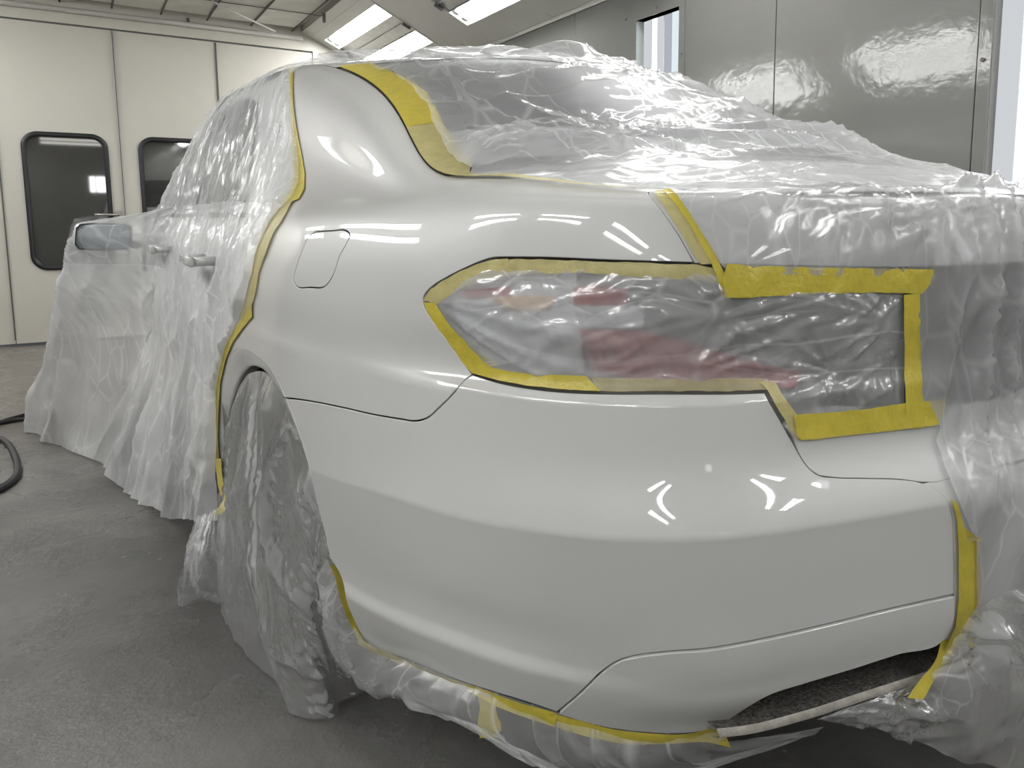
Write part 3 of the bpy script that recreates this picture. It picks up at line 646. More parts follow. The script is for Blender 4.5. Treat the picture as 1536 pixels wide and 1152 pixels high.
for i, ((a, b), (wa, wb)) in enumerate(zip(leaves, wins)):
    d = empty('door_%d' % (i+1), loc=((a+b)/2, YF, 0), kind='structure'); bpy.context.view_layer.update()
    d['label'] = ['cream folding door leaf at the left edge', 'cream door leaf with black-edged window and lever handle', 'cream door leaf right of the lever handle, window half hidden', 'cream door leaf nearest the right cove'][i]
    outer = np.array([(a, .02), (b, .02), (b, 2.588), (a, 2.588)]); hole = rrect(wa+.02, wb-.02, .64, 1.705, .10)
    v, F = triangulate(outer, .4, [hole]); n = len(v)
    V = [(p[0], YF, p[1]) for p in v]+[(p[0], YF+.05, p[1]) for p in v]; FF = [f[::-1] for f in F]+[tuple(k+n for k in f) for f in F]
    for k in range(4): j = (k+1) % 4; FF.append((k, j, j+n, k+n))
    m_ = len(hole)
    for k in range(m_): j = (k+1) % m_; FF.append((4+k, 4+j, 4+j+n, 4+k+n))
    meshobj('door_leaf', V, FF, M['door'], d, False)
    o1 = rrect(wa, wb, .612, 1.733, .12); o2 = rrect(wa+.035, wb-.035, .65, 1.695, .085); k_ = len(o1); V = []; FF = []
    for rr, yy in ((o1, YF+.001), (o1, YF-.014), (o2, YF-.016), (o2, YF+.03)): V += [(p[0], yy, p[1]) for p in rr]
    for q in range(3):
        for k in range(k_): j = (k+1) % k_; FF.append((q*k_+k, q*k_+j, (q+1)*k_+j, (q+1)*k_+k))
    meshobj('window_gasket', V, FF, M['gasket'], d)
    meshobj('window_glass', [(p[0], YF+.012, p[1]) for p in o2], [tuple(range(k_))[::-1]], M['doorglass'], d, False)
    if i < 3:
        hw = (.004, .014, .006)[i]; bm = bmesh.new(); bbox(bm, b-hw, b+hw, YF-.012, YF-.002, .05, 2.58); bmobj('door_seal', bm, M['rail'] if i == 1 else M['wire'], d)
        if i == 1: bm = bmesh.new(); bbox(bm, b-.003, b+.003, YF-.015, YF-.010, .03, 2.585); bmobj('door_gap', bm, M['wire'], d)
    if i == 1:
        V, F = tube([(-1.10, YF-.05, 1.065), (-1.03, YF-.055, 1.067), (-.95, YF-.055, 1.066), (-.93, YF-.04, 1.066), (-.925, YF, 1.066)], .011, 8); h = meshobj('door_handle', V, F, M['handle'], d)
        box('handle_plate', -.945, -.905, YF-.012, YF, .93, 1.10, M['handle'], d, .005); box('lock', -.935, -.915, YF-.02, YF-.01, .94, .965, M['wire'], d, .003)
    if i == 2: box('door_bolt', -.80, -.77, YF-.02, YF, 1.02, 1.07, M['handle'], d, .004)
# room beyond the doors
setp(box('wall_front', XL, XR, YF+2.3, YF+2.35, 0, ZC, M['wall']), 'dim wall of the room beyond the doors', kind='structure')
# hose on the floor
def fl(l, z=.012): return [at(u, v, z=z) for u, v in l]
h = empty('air_hose', 'black hose looped on the floor at the left edge', 'hose', tuple(at(10, 690, z=0)))
bpy.context.view_layer.update()
for l in ([(-40, 655), (0, 633), (20, 627), (50, 620), (80, 617)], [(-40, 660), (0, 634), (22, 630), (50, 627), (84, 626)], [(-40, 655), (-20, 655), (0, 659), (12, 668), (21, 684), (25, 700), (22, 714), (12, 724), (0, 731), (-20, 738), (-50, 742)], [(-40, 653), (-20, 653), (0, 657), (14, 667), (23, 683), (27, 702), (24, 716), (12, 727), (0, 735), (-20, 742), (-50, 748)]):
    P = crspline(fl(l), .04); V, F = tube(P, .011, 8); meshobj('hose_coil', V, F, M['black'], h)

# ------------------------------------------------------------------ outlines read off the photograph
ARCH_IN = [(335, 640), (338, 612), (345, 583), (354, 563), (368, 549.5), (383, 553), (398, 570), (412, 592)]
ARCH_OUT = [(331, 610), (335, 575), (339, 551), (345, 535), (355, 524.5), (365, 521.8), (375, 525), (388, 534), (400, 548), (413, 565), (423, 585), (428, 597)]
ARCH_BOUT = [(428, 597), (440, 627), (453, 664), (464, 702), (478, 762), (489, 804), (496, 838)]
ARCH_BUMP = [(412, 592), (423, 618), (433, 643), (445, 672), (455, 704), (470, 767), (482, 806), (490, 837)]
FEND_SEAM = [(428, 597), (450, 599.5), (483, 605), (517, 612), (556, 621), (600, 628.5), (623, 631.5), (640, 627), (660, 610), (680, 590), (697, 570), (707, 563)]
LAMP_LO1 = [(709, 562), (693, 541), (676, 517), (660, 496), (643, 472), (635.5, 456), (635, 446), (647, 431), (667, 418), (693, 404.5), (720, 392.5), (738, 387), (760, 386)]
LAMP_TOP = [(760, 386), (816, 386.5), (900, 390), (1042, 394.5)]
LAMP_BOT = [(709, 562), (728, 568), (753, 575), (790, 581.7), (832, 586.7), (896, 589.8), (1000, 590), (1112, 589.5), (1147, 588)]
BUMP_CUT = [(1147, 588), (1152, 598), (1164, 619), (1186, 657), (1200, 683), (1214, 703), (1228, 713), (1250, 716), (1295, 717.4), (1350, 719), (1379, 723), (1405, 734), (1421, 750), (1428, 770), (1431, 820), (1431.5, 892)]
SEAM_UP = [(1042, 394.5), (1033, 378), (1016.7, 350), (1000, 325), (983, 303), (974, 293)]
GROOVE = [(1431.5, 892), (1327, 915.6), (1231, 939), (1135, 960.5), (1063, 973), (1000, 978), (958, 983), (930, 990), (905, 1006), (872, 1038), (836, 1069)]
BUMP_LOW = [(836, 1069), (800, 1057), (742, 1039), (671, 1015), (612, 990), (553, 966), (545, 956), (530, 928), (521, 906), (510, 862), (496, 838)]
VAL_LOW = [(1431.5, 892), (1429, 930), (1421, 950), (1408, 964), (1345, 981), (1279, 1002), (1207, 1023.5), (1150, 1042), (1107, 1067), (1083, 1083), (1058, 1093), (1006, 1098), (958, 1095.5), (896, 1086), (836, 1069)]
FUEL = [(473, 347.5), (498, 346), (519, 346), (524.5, 351), (520, 364), (510, 382), (499, 413), (494, 422), (486, 430), (465, 431), (446, 430), (440.5, 422), (444, 402), (454, 374), (464, 354), (473, 347.5)]
SH_LEFT = [(330, 700), (328, 600), (340, 540), (353, 500), (372, 440), (384, 400), (402, 355), (432, 312), (452, 280), (452, 240), (445, 200), (438, 150), (437, 109)]

car = empty('sedan_car', 'large pearl white four-door saloon masked for spraying, rear corner bare, in the booth', 'car', (0, 2.5, 0))
bpy.context.view_layer.update()
# quarter panel: bumper seam, lamp edge, boot seam, rear glass edge, roof, door shut line, wheel arch
loop = ab(px(FEND_SEAM, LAMP_LO1[:], LAMP_TOP, SEAM_UP))
top = [(a, BMAX) for a in np.linspace(loop[-1][0]+.002, KA[11]+.18, 90)]
left_ = row_ab([(1.80, 1.40), (1.62, 1.27), (1.50, 1.12), (1.52, .98), (1.60, .80), (1.66, .60), (1.70, .45), (1.715, .30), (1.72, .26)])
left_[-1][1] = left_[-2][1]-.05
arch_f = ab(px(ARCH_OUT))
lowf = row_ab([(1.66, .26), (1.60, .40)])
QUARTER = np.vstack([loop, top, crspline(left_, .02), lowf, arch_f[2:]])
fuel_ab = ab(px(FUEL, step=3))
panel('quarter_panel', QUARTER, M['paint'], car, holes=[fuel_ab])
panel('quarter_panel', QUARTER, M['paint'], car, mirror=True)
panel('fuel_flap', fuel_ab, M['paint'], car, spacing=.008, lip=.006)
BUMP = np.vstack([ab(px(FEND_SEAM[::-1]))[::-1][::-1], ]) if False else None
b_loop = ab(px(FEND_SEAM, LAMP_BOT, BUMP_CUT, GROOVE, BUMP_LOW, ARCH_BOUT[::-1]))
CREASE = [KB[9]+d for d in (-.014, -.009, -.005, -.0022, 0, .003, .006, .011)]+[KB[3]+d for d in (-.016, -.010, -.005, 0, .006, .012, .018, .024, .030, .036)]+[KB[13]+d for d in (-.012, -.008, -.004, 0, .004, .008, .013)]
bumper = panel('rear_bumper', b_loop, M['paint'], car, spacing=.012, rows=CREASE)
panel('rear_bumper', b_loop, M['paint'], car, mirror=True)
v_loop = ab(px(VAL_LOW, GROOVE[::-1]))
panel('bumper_valance', v_loop, M['paint'], car, off=.003, spacing=.012, lip=.03)
panel('bumper_valance', v_loop, M['paint'], car, off=.003, spacing=.02, mirror=True, lip=.03)
def flange(inner, outer):
    n = 70; f = lambda l: (lambda c: np.stack([np.interp(np.linspace(0, 1, n), np.linspace(0, 1, len(c)), c[:, k]) for k in (0, 1)], 1))(ab(list(crspline(l, 4))))
    I, O = f(inner), f(outer); V = []
    for t, off in ((-.10, -.004), (-.05, -.0006), (.0, .0002), (.10, -.0012), (.5, -.006), (.9, -.0105), (1.0, -.013), (1.03, -.018), (1.03, -.04)):
        q = O+(I-O)*t; V.append(S(q[:, 0], q[:, 1])+Snn(q[:, 0], q[:, 1])*off)
    return np.array(V).reshape(-1, 3), gridF(9, n)
FI = [(331, 660), (335, 635), (338, 612), (345, 583), (354, 563), (368, 549.5), (383, 553), (398, 570), (411.5, 591)]; FO = [(327, 645), (331, 610), (335, 575), (339, 551), (345, 535), (365, 521.8), (388, 534), (413, 565), (427.5, 596)]
FI2 = [(412.5, 593.5)]+ARCH_BUMP[1:]; FO2 = [(428.5, 598.5)]+ARCH_BOUT[1:]
for inn, outr in ((FI, FO), (FI2, FO2)):
    V, F = flange(inn, outr)
    for mm in (False, True): meshobj('arch_flange', V*_mir if mm else V, [f[::-1] for f in F] if mm else F, M['paint'], car)
# boot lid rear face, boot lid foot, middle of the bumper
PLATE = [(1352, 447), (1351, 520), (1350, 611), (1560, 600), (1560, 405), (1400, 407), (1352, 447)]
trunk = empty('boot_lid', loc=(0, .2, 1.0)); trunk.parent = car; trunk.matrix_parent_inverse = car.matrix_basis.inverted()
bpy.context.view_layer.update()
def sym(P): return P
TOPF = np.vstack([ab(px(SEAM_UP[::-1], [(1042, 394.5), (1200, 398), (1345, 400), (1440, 398)])), [(0, ab([(1440, 398)])[0][1])], [(0, BMAX)],
                  [(a, BMAX) for a in np.linspace(.02, ab([(974, 293)])[0][0], 30)]])
panel('lid_face', TOPF, M['paint'], trunk, gap=.001)
panel('lid_face', TOPF, M['paint'], trunk, gap=.001, mirror=True)
FOOT = np.vstack([ab(px([(1190, 657), (1180, 640), (1200, 622), (1345, 613), (1440, 607)])), [(0, ab([(1440, 607)])[0][1])], [(0, ab([(1379, 723)])[0][1])],
                  ab(px([(1405, 724), (1379, 723), (1350, 719), (1295, 717.4), (1250, 716), (1228, 713)], [(1228, 713), (1214, 703), (1200, 683), (1190, 657)]))])
panel('lid_foot', FOOT, M['paint'], trunk, gap=.002)
panel('lid_foot', FOOT, M['paint'], trunk, gap=.002, mirror=True)
MIDB = np.vstack([ab(px([(1381, 726), (1405, 736), (1421, 752), (1428, 772), (1431, 820), (1431.5, 892)], [(1431.5, 892), (1429, 930), (1408, 964)])),
                  [(0, ab([(1408, 964)])[0][1]-.01)], [(0, ab([(1381, 725)])[0][1])]])
panel('bumper_centre', MIDB, M['paint'], car, gap=.0012)
panel('bumper_centre', MIDB, M['paint'], car, gap=.0012, mirror=True)
rec = ab(px(PLATE)); rec = np.array([(max(-.0, a), b) for a, b in rec])
panel('plate_recess', rec, M['plate'], trunk, gap=0, off=-.03, lip=0)
panel('plate_recess', rec, M['plate'], trunk, gap=0, off=-.03, lip=0, mirror=True)
# deck, rear glass, roof, windscreen, bonnet
def tgrid(name, a0, a1, n, m, mat, parent, w0=0., w1=1., off=0):
    A = np.linspace(a0, a1, n); Wd = np.linspace(w0, w1, m); AA, WW = np.meshgrid(A, Wd, indexing='ij')
    p = T(AA, WW); nn = Tn(AA, WW); p = (p+nn*off).reshape(-1, 3); nn = nn.reshape(-1, 3); F = gridF(n, m)
    f = F[len(F)//2]; 
    if np.cross(p[f[1]]-p[f[0]], p[f[2]]-p[f[0]])@nn[f[0]] < 0: F = [q[::-1] for q in F]
    return meshobj(name, p, F, mat, parent, normals=nn)
A_CORN = loop[-1][0]; A_WIN = KA[8]-.01; A_ROOF = ab([(500, 98)])[0][0]
tgrid('lid_top', KA[3]+.002, A_WIN-.04, 40, 60, M['paint'], trunk, .002, .998, -.001)
tgrid('rear_window', A_WIN-.035, A_ROOF-.02, 50, 60, M['dustyglass'], car, .0, 1., -.004)
tgrid('roof', A_ROOF-.015, KA[12]+.62, 50, 40, M['paint'], car, 0, 1, -.001)
tgrid('windscreen', KA[12]+.63, KA[14]-.1, 30, 30, M['glass'], car, 0, 1, -.004)
tgrid('bonnet', KA[14]-.08, KA[17], 30, 30, M['paint'], car, 0, 1, -.001)
# doors, side windows, wings, front bumper
def poly_yz(l, step=.03): return crspline(row_ab(l), step)
rd = np.vstack([row_ab([(1.725, .26), (1.72, .45), (1.67, .62), (1.61, .80), (1.53, .98), (1.515, 1.045)]), row_ab([(2.0, 1.045), (2.40, 1.045)]), row_ab([(2.40, .8), (2.40, .5), (2.40, .26)])])
fd = np.vstack([row_ab([(2.405, .26), (2.405, .6), (2.405, 1.045)]), row_ab([(3.0, 1.045), (3.60, 1.04)]), row_ab([(3.60, .6), (3.60, .26)])])
wing = np.vstack([row_ab([(3.605, .3), (3.605, 1.04)]), row_ab([(4.1, 1.0), (4.6, .88), (4.75, .80)]), row_ab([(4.7, .5), (4.55, .45), (4.50, .58), (4.38, .68), (4.2, .73), (4.02, .68), (3.88, .55), (3.83, .35), (3.82, .3)])])
ghost = [('rear_door', rd), ('front_door', fd), ('front_wing', wing)]
for mirr in (False, True):
    for nm, P in ghost:
        d = panel(nm, P, M['paint'], car, spacing=.06, mirror=mirr, gap=.002)
        if 'door' in nm and not mirr:
            y0 = 1.36 if nm == 'rear_door' else 2.62
            y0 = 1.60 if nm == 'rear_door' else 2.50
            hx = -.968 if nm == 'rear_door' else -.99
            bm = bmesh.new(); bbox(bm, hx-.035, hx-.018, y0, y0+.22, .915, .945, .007); bbox(bm, hx-.02, hx+.04, y0+.005, y0+.03, .918, .942); bbox(bm, hx-.02, hx+.04, y0+.19, y0+.215, .918, .942)
            bmobj('door_handle', bm, M['paint'], d, True)
    rw = row_ab([(1.63, 1.09), (1.72, 1.20), (1.82, 1.34), (1.90, 1.40), (2.05, 1.44), (2.36, 1.46), (2.37, 1.25), (2.37, 1.075), (2.0, 1.075)])
    fw = row_ab([(2.43, 1.075), (2.43, 1.25), (2.43, 1.46), (2.75, 1.45), (3.05, 1.36), (3.3, 1.24), (3.52, 1.10), (3.5, 1.075), (3.0, 1.075)])
    panel('rear_side_window', rw, M['glass'], car, spacing=.06, mirror=mirr, off=-.002, lip=.004)
    panel('front_side_window', fw, M['glass'], car, spacing=.06, mirror=mirr, off=-.002, lip=.004)
    A = np.linspace(KA[11]-.12, KA[14]-.03, 60); V = []; 
    g = np.meshgrid(A, np.linspace(KB[17]+.012, BMAX, 16), indexing='ij'); p = (S(*g)-Snn(*g)*.008).reshape(-1, 3); F = gridF(60, 16)
    if mirr: p = p*_mir; F = [f[::-1] for f in F]
    meshobj('door_frame', p, F, M['paint'], car)
A = np.linspace(KA[15]+.5, KA[18], 30); g = np.meshgrid(A, np.linspace(.02, BMAX, 30), indexing='ij'); p = S(*g).reshape(-1, 3)
meshobj('front_bumper', np.vstack([p, p*_mir]), gridF(30, 30)+[tuple(i+900 for i in f[::-1]) for f in gridF(30, 30)], M['paint'], car)
# dark shell added to blacken panel gaps (open at the wheel arches), floor pan
A = np.arange(-KA[18], KA[18]+.03, .04); B = np.linspace(KB[1], BMAX-.02, 40); AA, BB = np.meshgrid(A, B, indexing='ij')
G = S(AA, BB)-Snn(AA, BB)*.045
def in_arch(P): return ((np.hypot(P[..., 1]-1.2, P[..., 2]-.34) < .40) | (np.hypot(P[..., 1]-4.19, P[..., 2]-.34) < .40))
ia = in_arch(G).ravel(); F = [f for f in gridF(len(A), len(B)) if not any(ia[i] for i in f)]
meshobj('inner_shell', G.reshape(-1, 3), F, M['dark'], car)
P0 = S(A, np.full(A.shape, KB[1]))-Snn(A, np.full(A.shape, KB[1]))*.045
bm = bmesh.new(); vs = [bm.verts.new((p[0]*(.62 if abs(p[1]-1.2) < .42 or abs(p[1]-4.19) < .42 else 1), p[1], .33)) for p in P0[:-1]]; bm.faces.new(vs)
bmobj('floor_pan', bm, M['dark'], car)
for sx in (-1, 1):
    for wy in (1.2, 4.19):
        V = []; n = 28
        for i in range(n+1):
            th = math.pi*(.03+.94*i/n)
            for xx in (.60, .915): V.append((sx*xx, wy+.405*math.cos(th), .34+.405*math.sin(th)))
        bmv = gridF(n+1, 2); k = len(V); V.append((sx*.60, wy, .34)); bmv += [(k, 2*i, 2*i+2) for i in range(n)]
        meshobj('wheel_arch_liner', V, bmv, M['dark'], car)
# wheels
def wheel():
    root = empty('wheel')
    prof = [(.235, .11), (.262, .118), (.30, .12), (.325, .105), (.335, .07), (.338, 0), (.335, -.07), (.325, -.105), (.30, -.12), (.262, -.118), (.235, -.11)]
    n = 48; V = []; F = []
    for i in range(n):
        t = 2*math.pi*i/n
        for r, x in prof: V.append((x, r*math.cos(t), r*math.sin(t)))
    m = len(prof)
    for i in range(n):
        for j in range(m-1): a = i*m+j; b = ((i+1) % n)*m+j; F.append((a, a+1, b+1, b))
    o = meshobj('tyre', V, F, M['rubber'], root)
    bm = bmesh.new()
    for k in range(5):
        r = bmesh.ops.create_cube(bm, size=1); bmesh.ops.transform(bm, verts=r['verts'], matrix=Matrix.Rotation(k*2*math.pi/5, 4, 'X') @ Matrix.Translation((-.085, 0, .14)) @ Matrix.Diagonal((.03, .07, .20, 1)))
    r = bmesh.ops.create_cone(bm, segments=24, radius1=.07, radius2=.06, depth=.05, cap_ends=True); bmesh.ops.transform(bm, verts=r['verts'], matrix=Matrix.Translation((-.085, 0, 0)) @ Matrix.Rotation(math.pi/2, 4, 'Y'))
    r = bmesh.ops.create_cone(bm, segments=40, radius1=.238, radius2=.238, depth=.2, cap_ends=False); bmesh.ops.transform(bm, verts=r['verts'], matrix=Matrix.Rotation(math.pi/2, 4, 'Y'))
    r = bmesh.ops.create_cone(bm, segments=40, radius1=.2, radius2=.2, depth=.02, cap_ends=True); bmesh.ops.transform(bm, verts=r['verts'], matrix=Matrix.Translation((.03, 0, 0)) @ Matrix.Rotation(math.pi/2, 4, 'Y'))
    bmobj('wheel_rim', bm, M['alloy'], root); return root
w0 = wheel(); first = True
for sx in (-1, 1):
    for wy in (1.2, 4.19):
        r = w0 if first else w0.copy()
        if not first:
            C.objects.link(r)
            for ch in list(w0.children):
                c = ch.copy(); C.objects.link(c); c.parent = r
        first = False; r.parent = car; r.matrix_parent_inverse = car.matrix_basis.inverted()
        r.location = (sx*.755, wy, .337); r.rotation_euler = (0, 0, 0 if sx < 0 else math.pi)
# tail lamps
def px_panel(name, pts, mat, parent, off, **k):
    q = np.vstack([np.linspace(a, b, max(2, int(math.dist(a, b)/8)), endpoint=False) for a, b in zip(pts, pts[1:]+pts[:1]) if a != b])
    return panel(name, ab(q), mat, parent, gap=0, off=off, lip=.004, spacing=.011, **k)
for mirr in (False, True):
    lamp = empty('tail_lamp', loc=(.7 if mirr else -.7, .1, .9)); lamp.parent = car; lamp.matrix_parent_inverse = car.matrix_basis.inverted(); bpy.context.view_layer.update()
    px_panel('lamp_body', LAMP_LO1+[(816, 386.5), (900, 390), (1042, 394.5), (1200, 399), (1346, 404), (1350, 447), (1349, 612), (1200, 622), (1186, 655), (1164, 619), (1147, 588), (1000, 590), (896, 589.8), (790, 581), (709, 562)], M['lampgrey'], lamp, -.014, mirror=mirr)
    px_panel('clear_lens', [(668, 450), (700, 425), (760, 405), (860, 408), (866, 470), (872, 560), (800, 562), (720, 535), (690, 500), (668, 450)], M['clear'], lamp, -.009, mirror=mirr)
    px_panel('red_lens', [(690, 437), (760, 430), (760, 443), (690, 447), (690, 437)], M['red'], lamp, -.006, mirror=mirr)
    px_panel('red_lens', [(858, 432), (900, 428), (936, 436), (938, 457), (900, 459), (860, 457), (858, 432)], M['red'], lamp, -.006, mirror=mirr)
    px_panel('white_lens', [(862, 460), (965, 460), (965, 492), (862, 492), (862, 460)], M['clear'], lamp, -.006, mirror=mirr)
    px_panel('red_lens', [(868, 497), (960, 500), (1040, 520), (1130, 545), (1205, 560), (1195, 580), (1100, 578), (960, 570), (890, 556), (868, 497)], M['red'], lamp, -.006, mirror=mirr)
    px_panel('amber_lens', [(730, 446), (830, 446), (820, 462), (760, 464), (730, 446)], M['amber'], lamp, -.006, mirror=mirr)
    px_panel('reflector', [(1110, 450), (1320, 448), (1330, 480), (1280, 560), (1215, 540), (1120, 505), (1110, 450)], M['lampgrey'], lamp, -.006, mirror=mirr)
    px_panel('reflector', [(1235, 588), (1330, 582), (1344, 606), (1240, 612), (1235, 588)], M['plate'], lamp, -.006, mirror=mirr)
# diffuser under the bumper: dark speckled well with a pale lip
def sheet(name, rows, mat, parent=None, step=.02, smooth=True):
    Rr = [crspline(r, .02) for r in rows]; n = max(len(r) for r in Rr)
    Rr = [np.stack([np.interp(np.linspace(0, 1, n), np.linspace(0, 1, len(r)), r[:, k]) for k in range(3)], 1) for r in Rr]
    return meshobj(name, np.vstack(Rr), gridF(len(Rr), n), mat, parent, smooth)
dif = empty('diffuser', loc=(0, .05, .3)); dif.parent = car; dif.matrix_parent_inverse = car.matrix_basis.inverted(); bpy.context.view_layer.update()
UP = [at(u, v, y=y) for u, v, y in [(1050, 1088, .10), (1107, 1062, .10), (1207, 1016, .07), (1330, 978, .04), (1440, 945, .0)]]
LIPT = [at(u, v, y=y) for u, v, y in [(1075, 1093, .045), (1113, 1089, .035), (1200, 1068, .012), (1300, 1036, -.012), (1385, 1009, -.03), (1470, 982, -.04)]]
LIPF = [p+np.array([0, -.006, -.010]) for p in LIPT]; LIPB = [p+np.array([0, .012, -.020]) for p in LIPT]
DEEP = [p+np.array([.03, .16, -.035]) for p in UP]; DEEP2 = [p+np.array([.0, .13, -.004]) for p in LIPT]
sheet('diffuser_well', [UP, DEEP, DEEP2, LIPT], M['sooty'], dif)
sheet('diffuser_lip', [LIPT, LIPF, LIPB], M['lip'], dif)
FL = [(1060, 1092), (1085, 1084), (1110, 1068), (1140, 1076), (1160, 1086), (1112, 1094)]
dif2 = sheet('diffuser_corner', [[at(1060, 1091, y=.066), at(1086, 1079, y=.064), at(1108, 1067, y=.062), at(1165, 1064, y=.058)], [at(1066, 1094, y=.055), at(1098, 1084, y=.05), at(1150, 1073, y=.044), at(1190, 1067, y=.036)], [at(1075, 1094, y=.046), at(1113, 1090, y=.036), at(1165, 1079, y=.0235), at(1212, 1066, y=.010)]], M['lip'], dif)
# door mirror
mir = empty('door_mirror', loc=(-1.12, 3.1, .98)); mir.parent = car; mir.matrix_parent_inverse = car.matrix_basis.inverted(); bpy.context.view_layer.update()
MY = 3.05
def mq(u, v, dy=0): return at(u, v, y=MY+dy)
outl = [(114, 341), (120, 336), (150, 334), (190, 336), (197, 342), (197, 366), (190, 374), (150, 376), (118, 374), (112, 366)]
V = []; F = []; n = len(outl)
cx, cy_ = 155, 355
for k, (dy, sc) in enumerate([(0, 1), (.015, 1.06), (.06, 1.05), (.12, .85), (.15, .45)]):
    for u, v in outl: V.append(at(cx+(u-cx)*sc, cy_+(v-cy_)*sc, y=MY)+np.array([0, dy, 0]))
for k in range(4):
    for i in range(n): F.append((k*n+i, k*n+(i+1) % n, (k+1)*n+(i+1) % n, (k+1)*n+i))
F.append(tuple(range(4*n, 5*n)))
meshobj('mirror_housing', V, F, M['paint'], mir)
V = [at(cx+(u-cx)*.95, cy_+(v-cy_)*.9, y=MY)+np.array([0, .004, 0]) for u, v in outl]; meshobj('mirror_glass', V, [tuple(range(n))[::-1]], M['mirror'], mir, False)
a = at(192, 362, y=MY); box('mirror_stalk', a[0]-.01, -.955, MY+.03, MY+.10, a[2]-.03, a[2]+.0, M['paint'], mir, .008)

# ------------------------------------------------------------------ masking tape and film, laid on the body
def S2(a, c): return S(a, c)
TW = 1.30
def T2(a, c): return T(a, np.asarray(c)/TW)
def T2n(a, c): return Tn(a, np.asarray(c)/TW)
invT2 = lambda u, v: invT(u, v)*np.array([1, TW])
def lin(pts, step=6):
    out = []
    for p, q in zip(pts, pts[1:]+pts[:1]):
        p = np.array(p, float); q = np.array(q, float); k = max(1, int(np.linalg.norm(q-p)/step))
        out += [p+(q-p)*j/k for j in range(k)]
    return out
def ragged(P, amp=.0012, seed=0):
    t = np.arange(len(P)); return P + np.stack([gnoise(t*.37, t*0+.3, seed), gnoise(t*.37, t*0+.7, seed+1)], 1)*amp
def patch(name, label, pts, mat, off=.003, disp=None, spacing=.008, on='S', cat='masking tape', group=None, rag=.001, smoothp=False, parent=None, raw=False, seed=0):
    if raw: P = np.asarray(pts, float)
    else:
        q = list(crspline(pts+[pts[0]], 6))[:-1] if smoothp else lin(pts)
        P = ab(q, invT2 if on == 'T' else invS)
    P = dedupe(P, .001); P = ragged(P, rag, seed)
    if disp is None: disp = lambda a, b: .0010*crumple(a, b, .03, seed+5)+.0008*ridge(a*40, b*40, seed)
    o = panel(name, P, mat, parent, gap=0, off=off, lip=0, spacing=spacing, surf=T2 if on == 'T' else S, nrm=T2n if on == 'T' else Snn, disp=disp)
    setp(o, label, cat, group); return o
TP = lambda label, pts, mat='tape', **k: patch('masking_tape', label, pts, M[mat], **k)
GT = None
TP('yellow tape down the rear door edge beside the window film', [(434, 107), (441, 107), (441, 150), (446, 190), (455, 235), (459, 262), (458, 285), (450, 300), (436, 306), (422, 305), (430, 297), (438, 285), (443, 262), (441, 225), (438, 170), (436, 130)], seed=1)
TP('pale yellow tape running from the fuel flap height down to the waist of the door', [(428, 303), (441, 303), (428, 328), (413, 350), (402, 380), (392, 405), (386, 440), (379, 462), (366, 482), (360, 478), (372, 450), (378, 415), (384, 385), (393, 352), (408, 326)], 'tape_pale', off=.004, seed=2)
TP('thin yellow tape curving down in front of the rear wheel arch', [(380, 455), (381, 475), (366, 493), (352, 512), (342, 535), (333, 572), (330, 620), (329, 660), (331, 690), (323, 690), (321, 640), (322, 590), (329, 545), (339, 520), (356, 490), (370, 470)], off=.0035, seed=3)
def strip3(name, label, A, B, mat, n=5, cat='masking tape', disp=.0015, seed=0):
    """ribbon between two 3-D polylines"""
    A = crspline(A, .012); B = crspline(B, .012); m = max(len(A), len(B)); f = lambda P: np.stack([np.interp(np.linspace(0, 1, m), np.linspace(0, 1, len(P)), P[:, k]) for k in range(3)], 1)
    A, B = f(A), f(B); V = np.stack([A+(B-A)*k/(n-1) for k in range(n)], 0)
    nn = vnormals(V.reshape(-1, 3), n, m).reshape(n, m, 3); g = np.meshgrid(np.arange(n)*.25, np.arange(m)*.18, indexing='ij')
    V = V+nn*(gnoise(g[0], g[1], seed)*disp)[..., None]
    return setp(meshobj(name, V.reshape(-1, 3), gridF(n, m), mat), label, cat)
# loose lower end of the door tape
e0 = [at(323, 688, x=-.966), at(326, 720, x=-.972), at(331, 745, x=-.98), at(336, 752, x=-.985)]
e1 = [at(331, 688, x=-.966), at(334, 720, x=-.972), at(338, 742, x=-.98), at(341, 752, x=-.985)]
strip3('masking_tape', 'loose lower end of the thin tape hanging before the rear tyre', e0, e1, M['tape'], seed=3)
strip3('masking_tape', 'small pale tape tab curling at the foot of the door film', [at(336, 749, x=-.99), at(330, 757, x=-1.0), at(321, 772, x=-1.01)], [at(341, 752, x=-.985), at(338, 764, x=-.995), at(322, 774, x=-1.01)], M['tape_pale'], seed=4)
# rear glass edge, deck seam
def tstrip(label, a0, a1, c0, c1, mat, seed, off=.004, n=6, m=None):
    """strip on the upper surface beside its left edge; c0/c1: distance functions from the edge"""
    A = np.linspace(a0, a1, m or int((a1-a0)/.008)); q = np.linspace(0, 1, n); AA, QQ = np.meshgrid(A, q, indexing='ij')
    t = (A-a0)/(a1-a0); C0 = np.interp(t, np.linspace(0, 1, len(c0)), c0)[:, None]; C1 = np.interp(t, np.linspace(0, 1, len(c1)), c1)[:, None]
    C1 = C1+.0025*gnoise(A*14, A*0, seed)[:, None]; CC = C0+(C1-C0)*QQ
    p = T2(AA, CC)+T2n(AA, CC)*(off+.0012*crumple(AA, CC, .03, seed)+.003*QQ*(.3+gnoise(AA*6, CC*9, seed)))[..., None]
    return setp(meshobj('masking_tape', p.reshape(-1, 3), gridF(*AA.shape), M[mat]), label, 'masking tape')
aw = lambda u, v: invS(u, v)[0]
A_S1 = A_ROOF-.10
tstrip('broad bright yellow tape along the top of the rear window edge', A_WIN+.24, A_ROOF-.03, [0, 0, 0], [.062, .075, .07, .075], 'tape', 11)
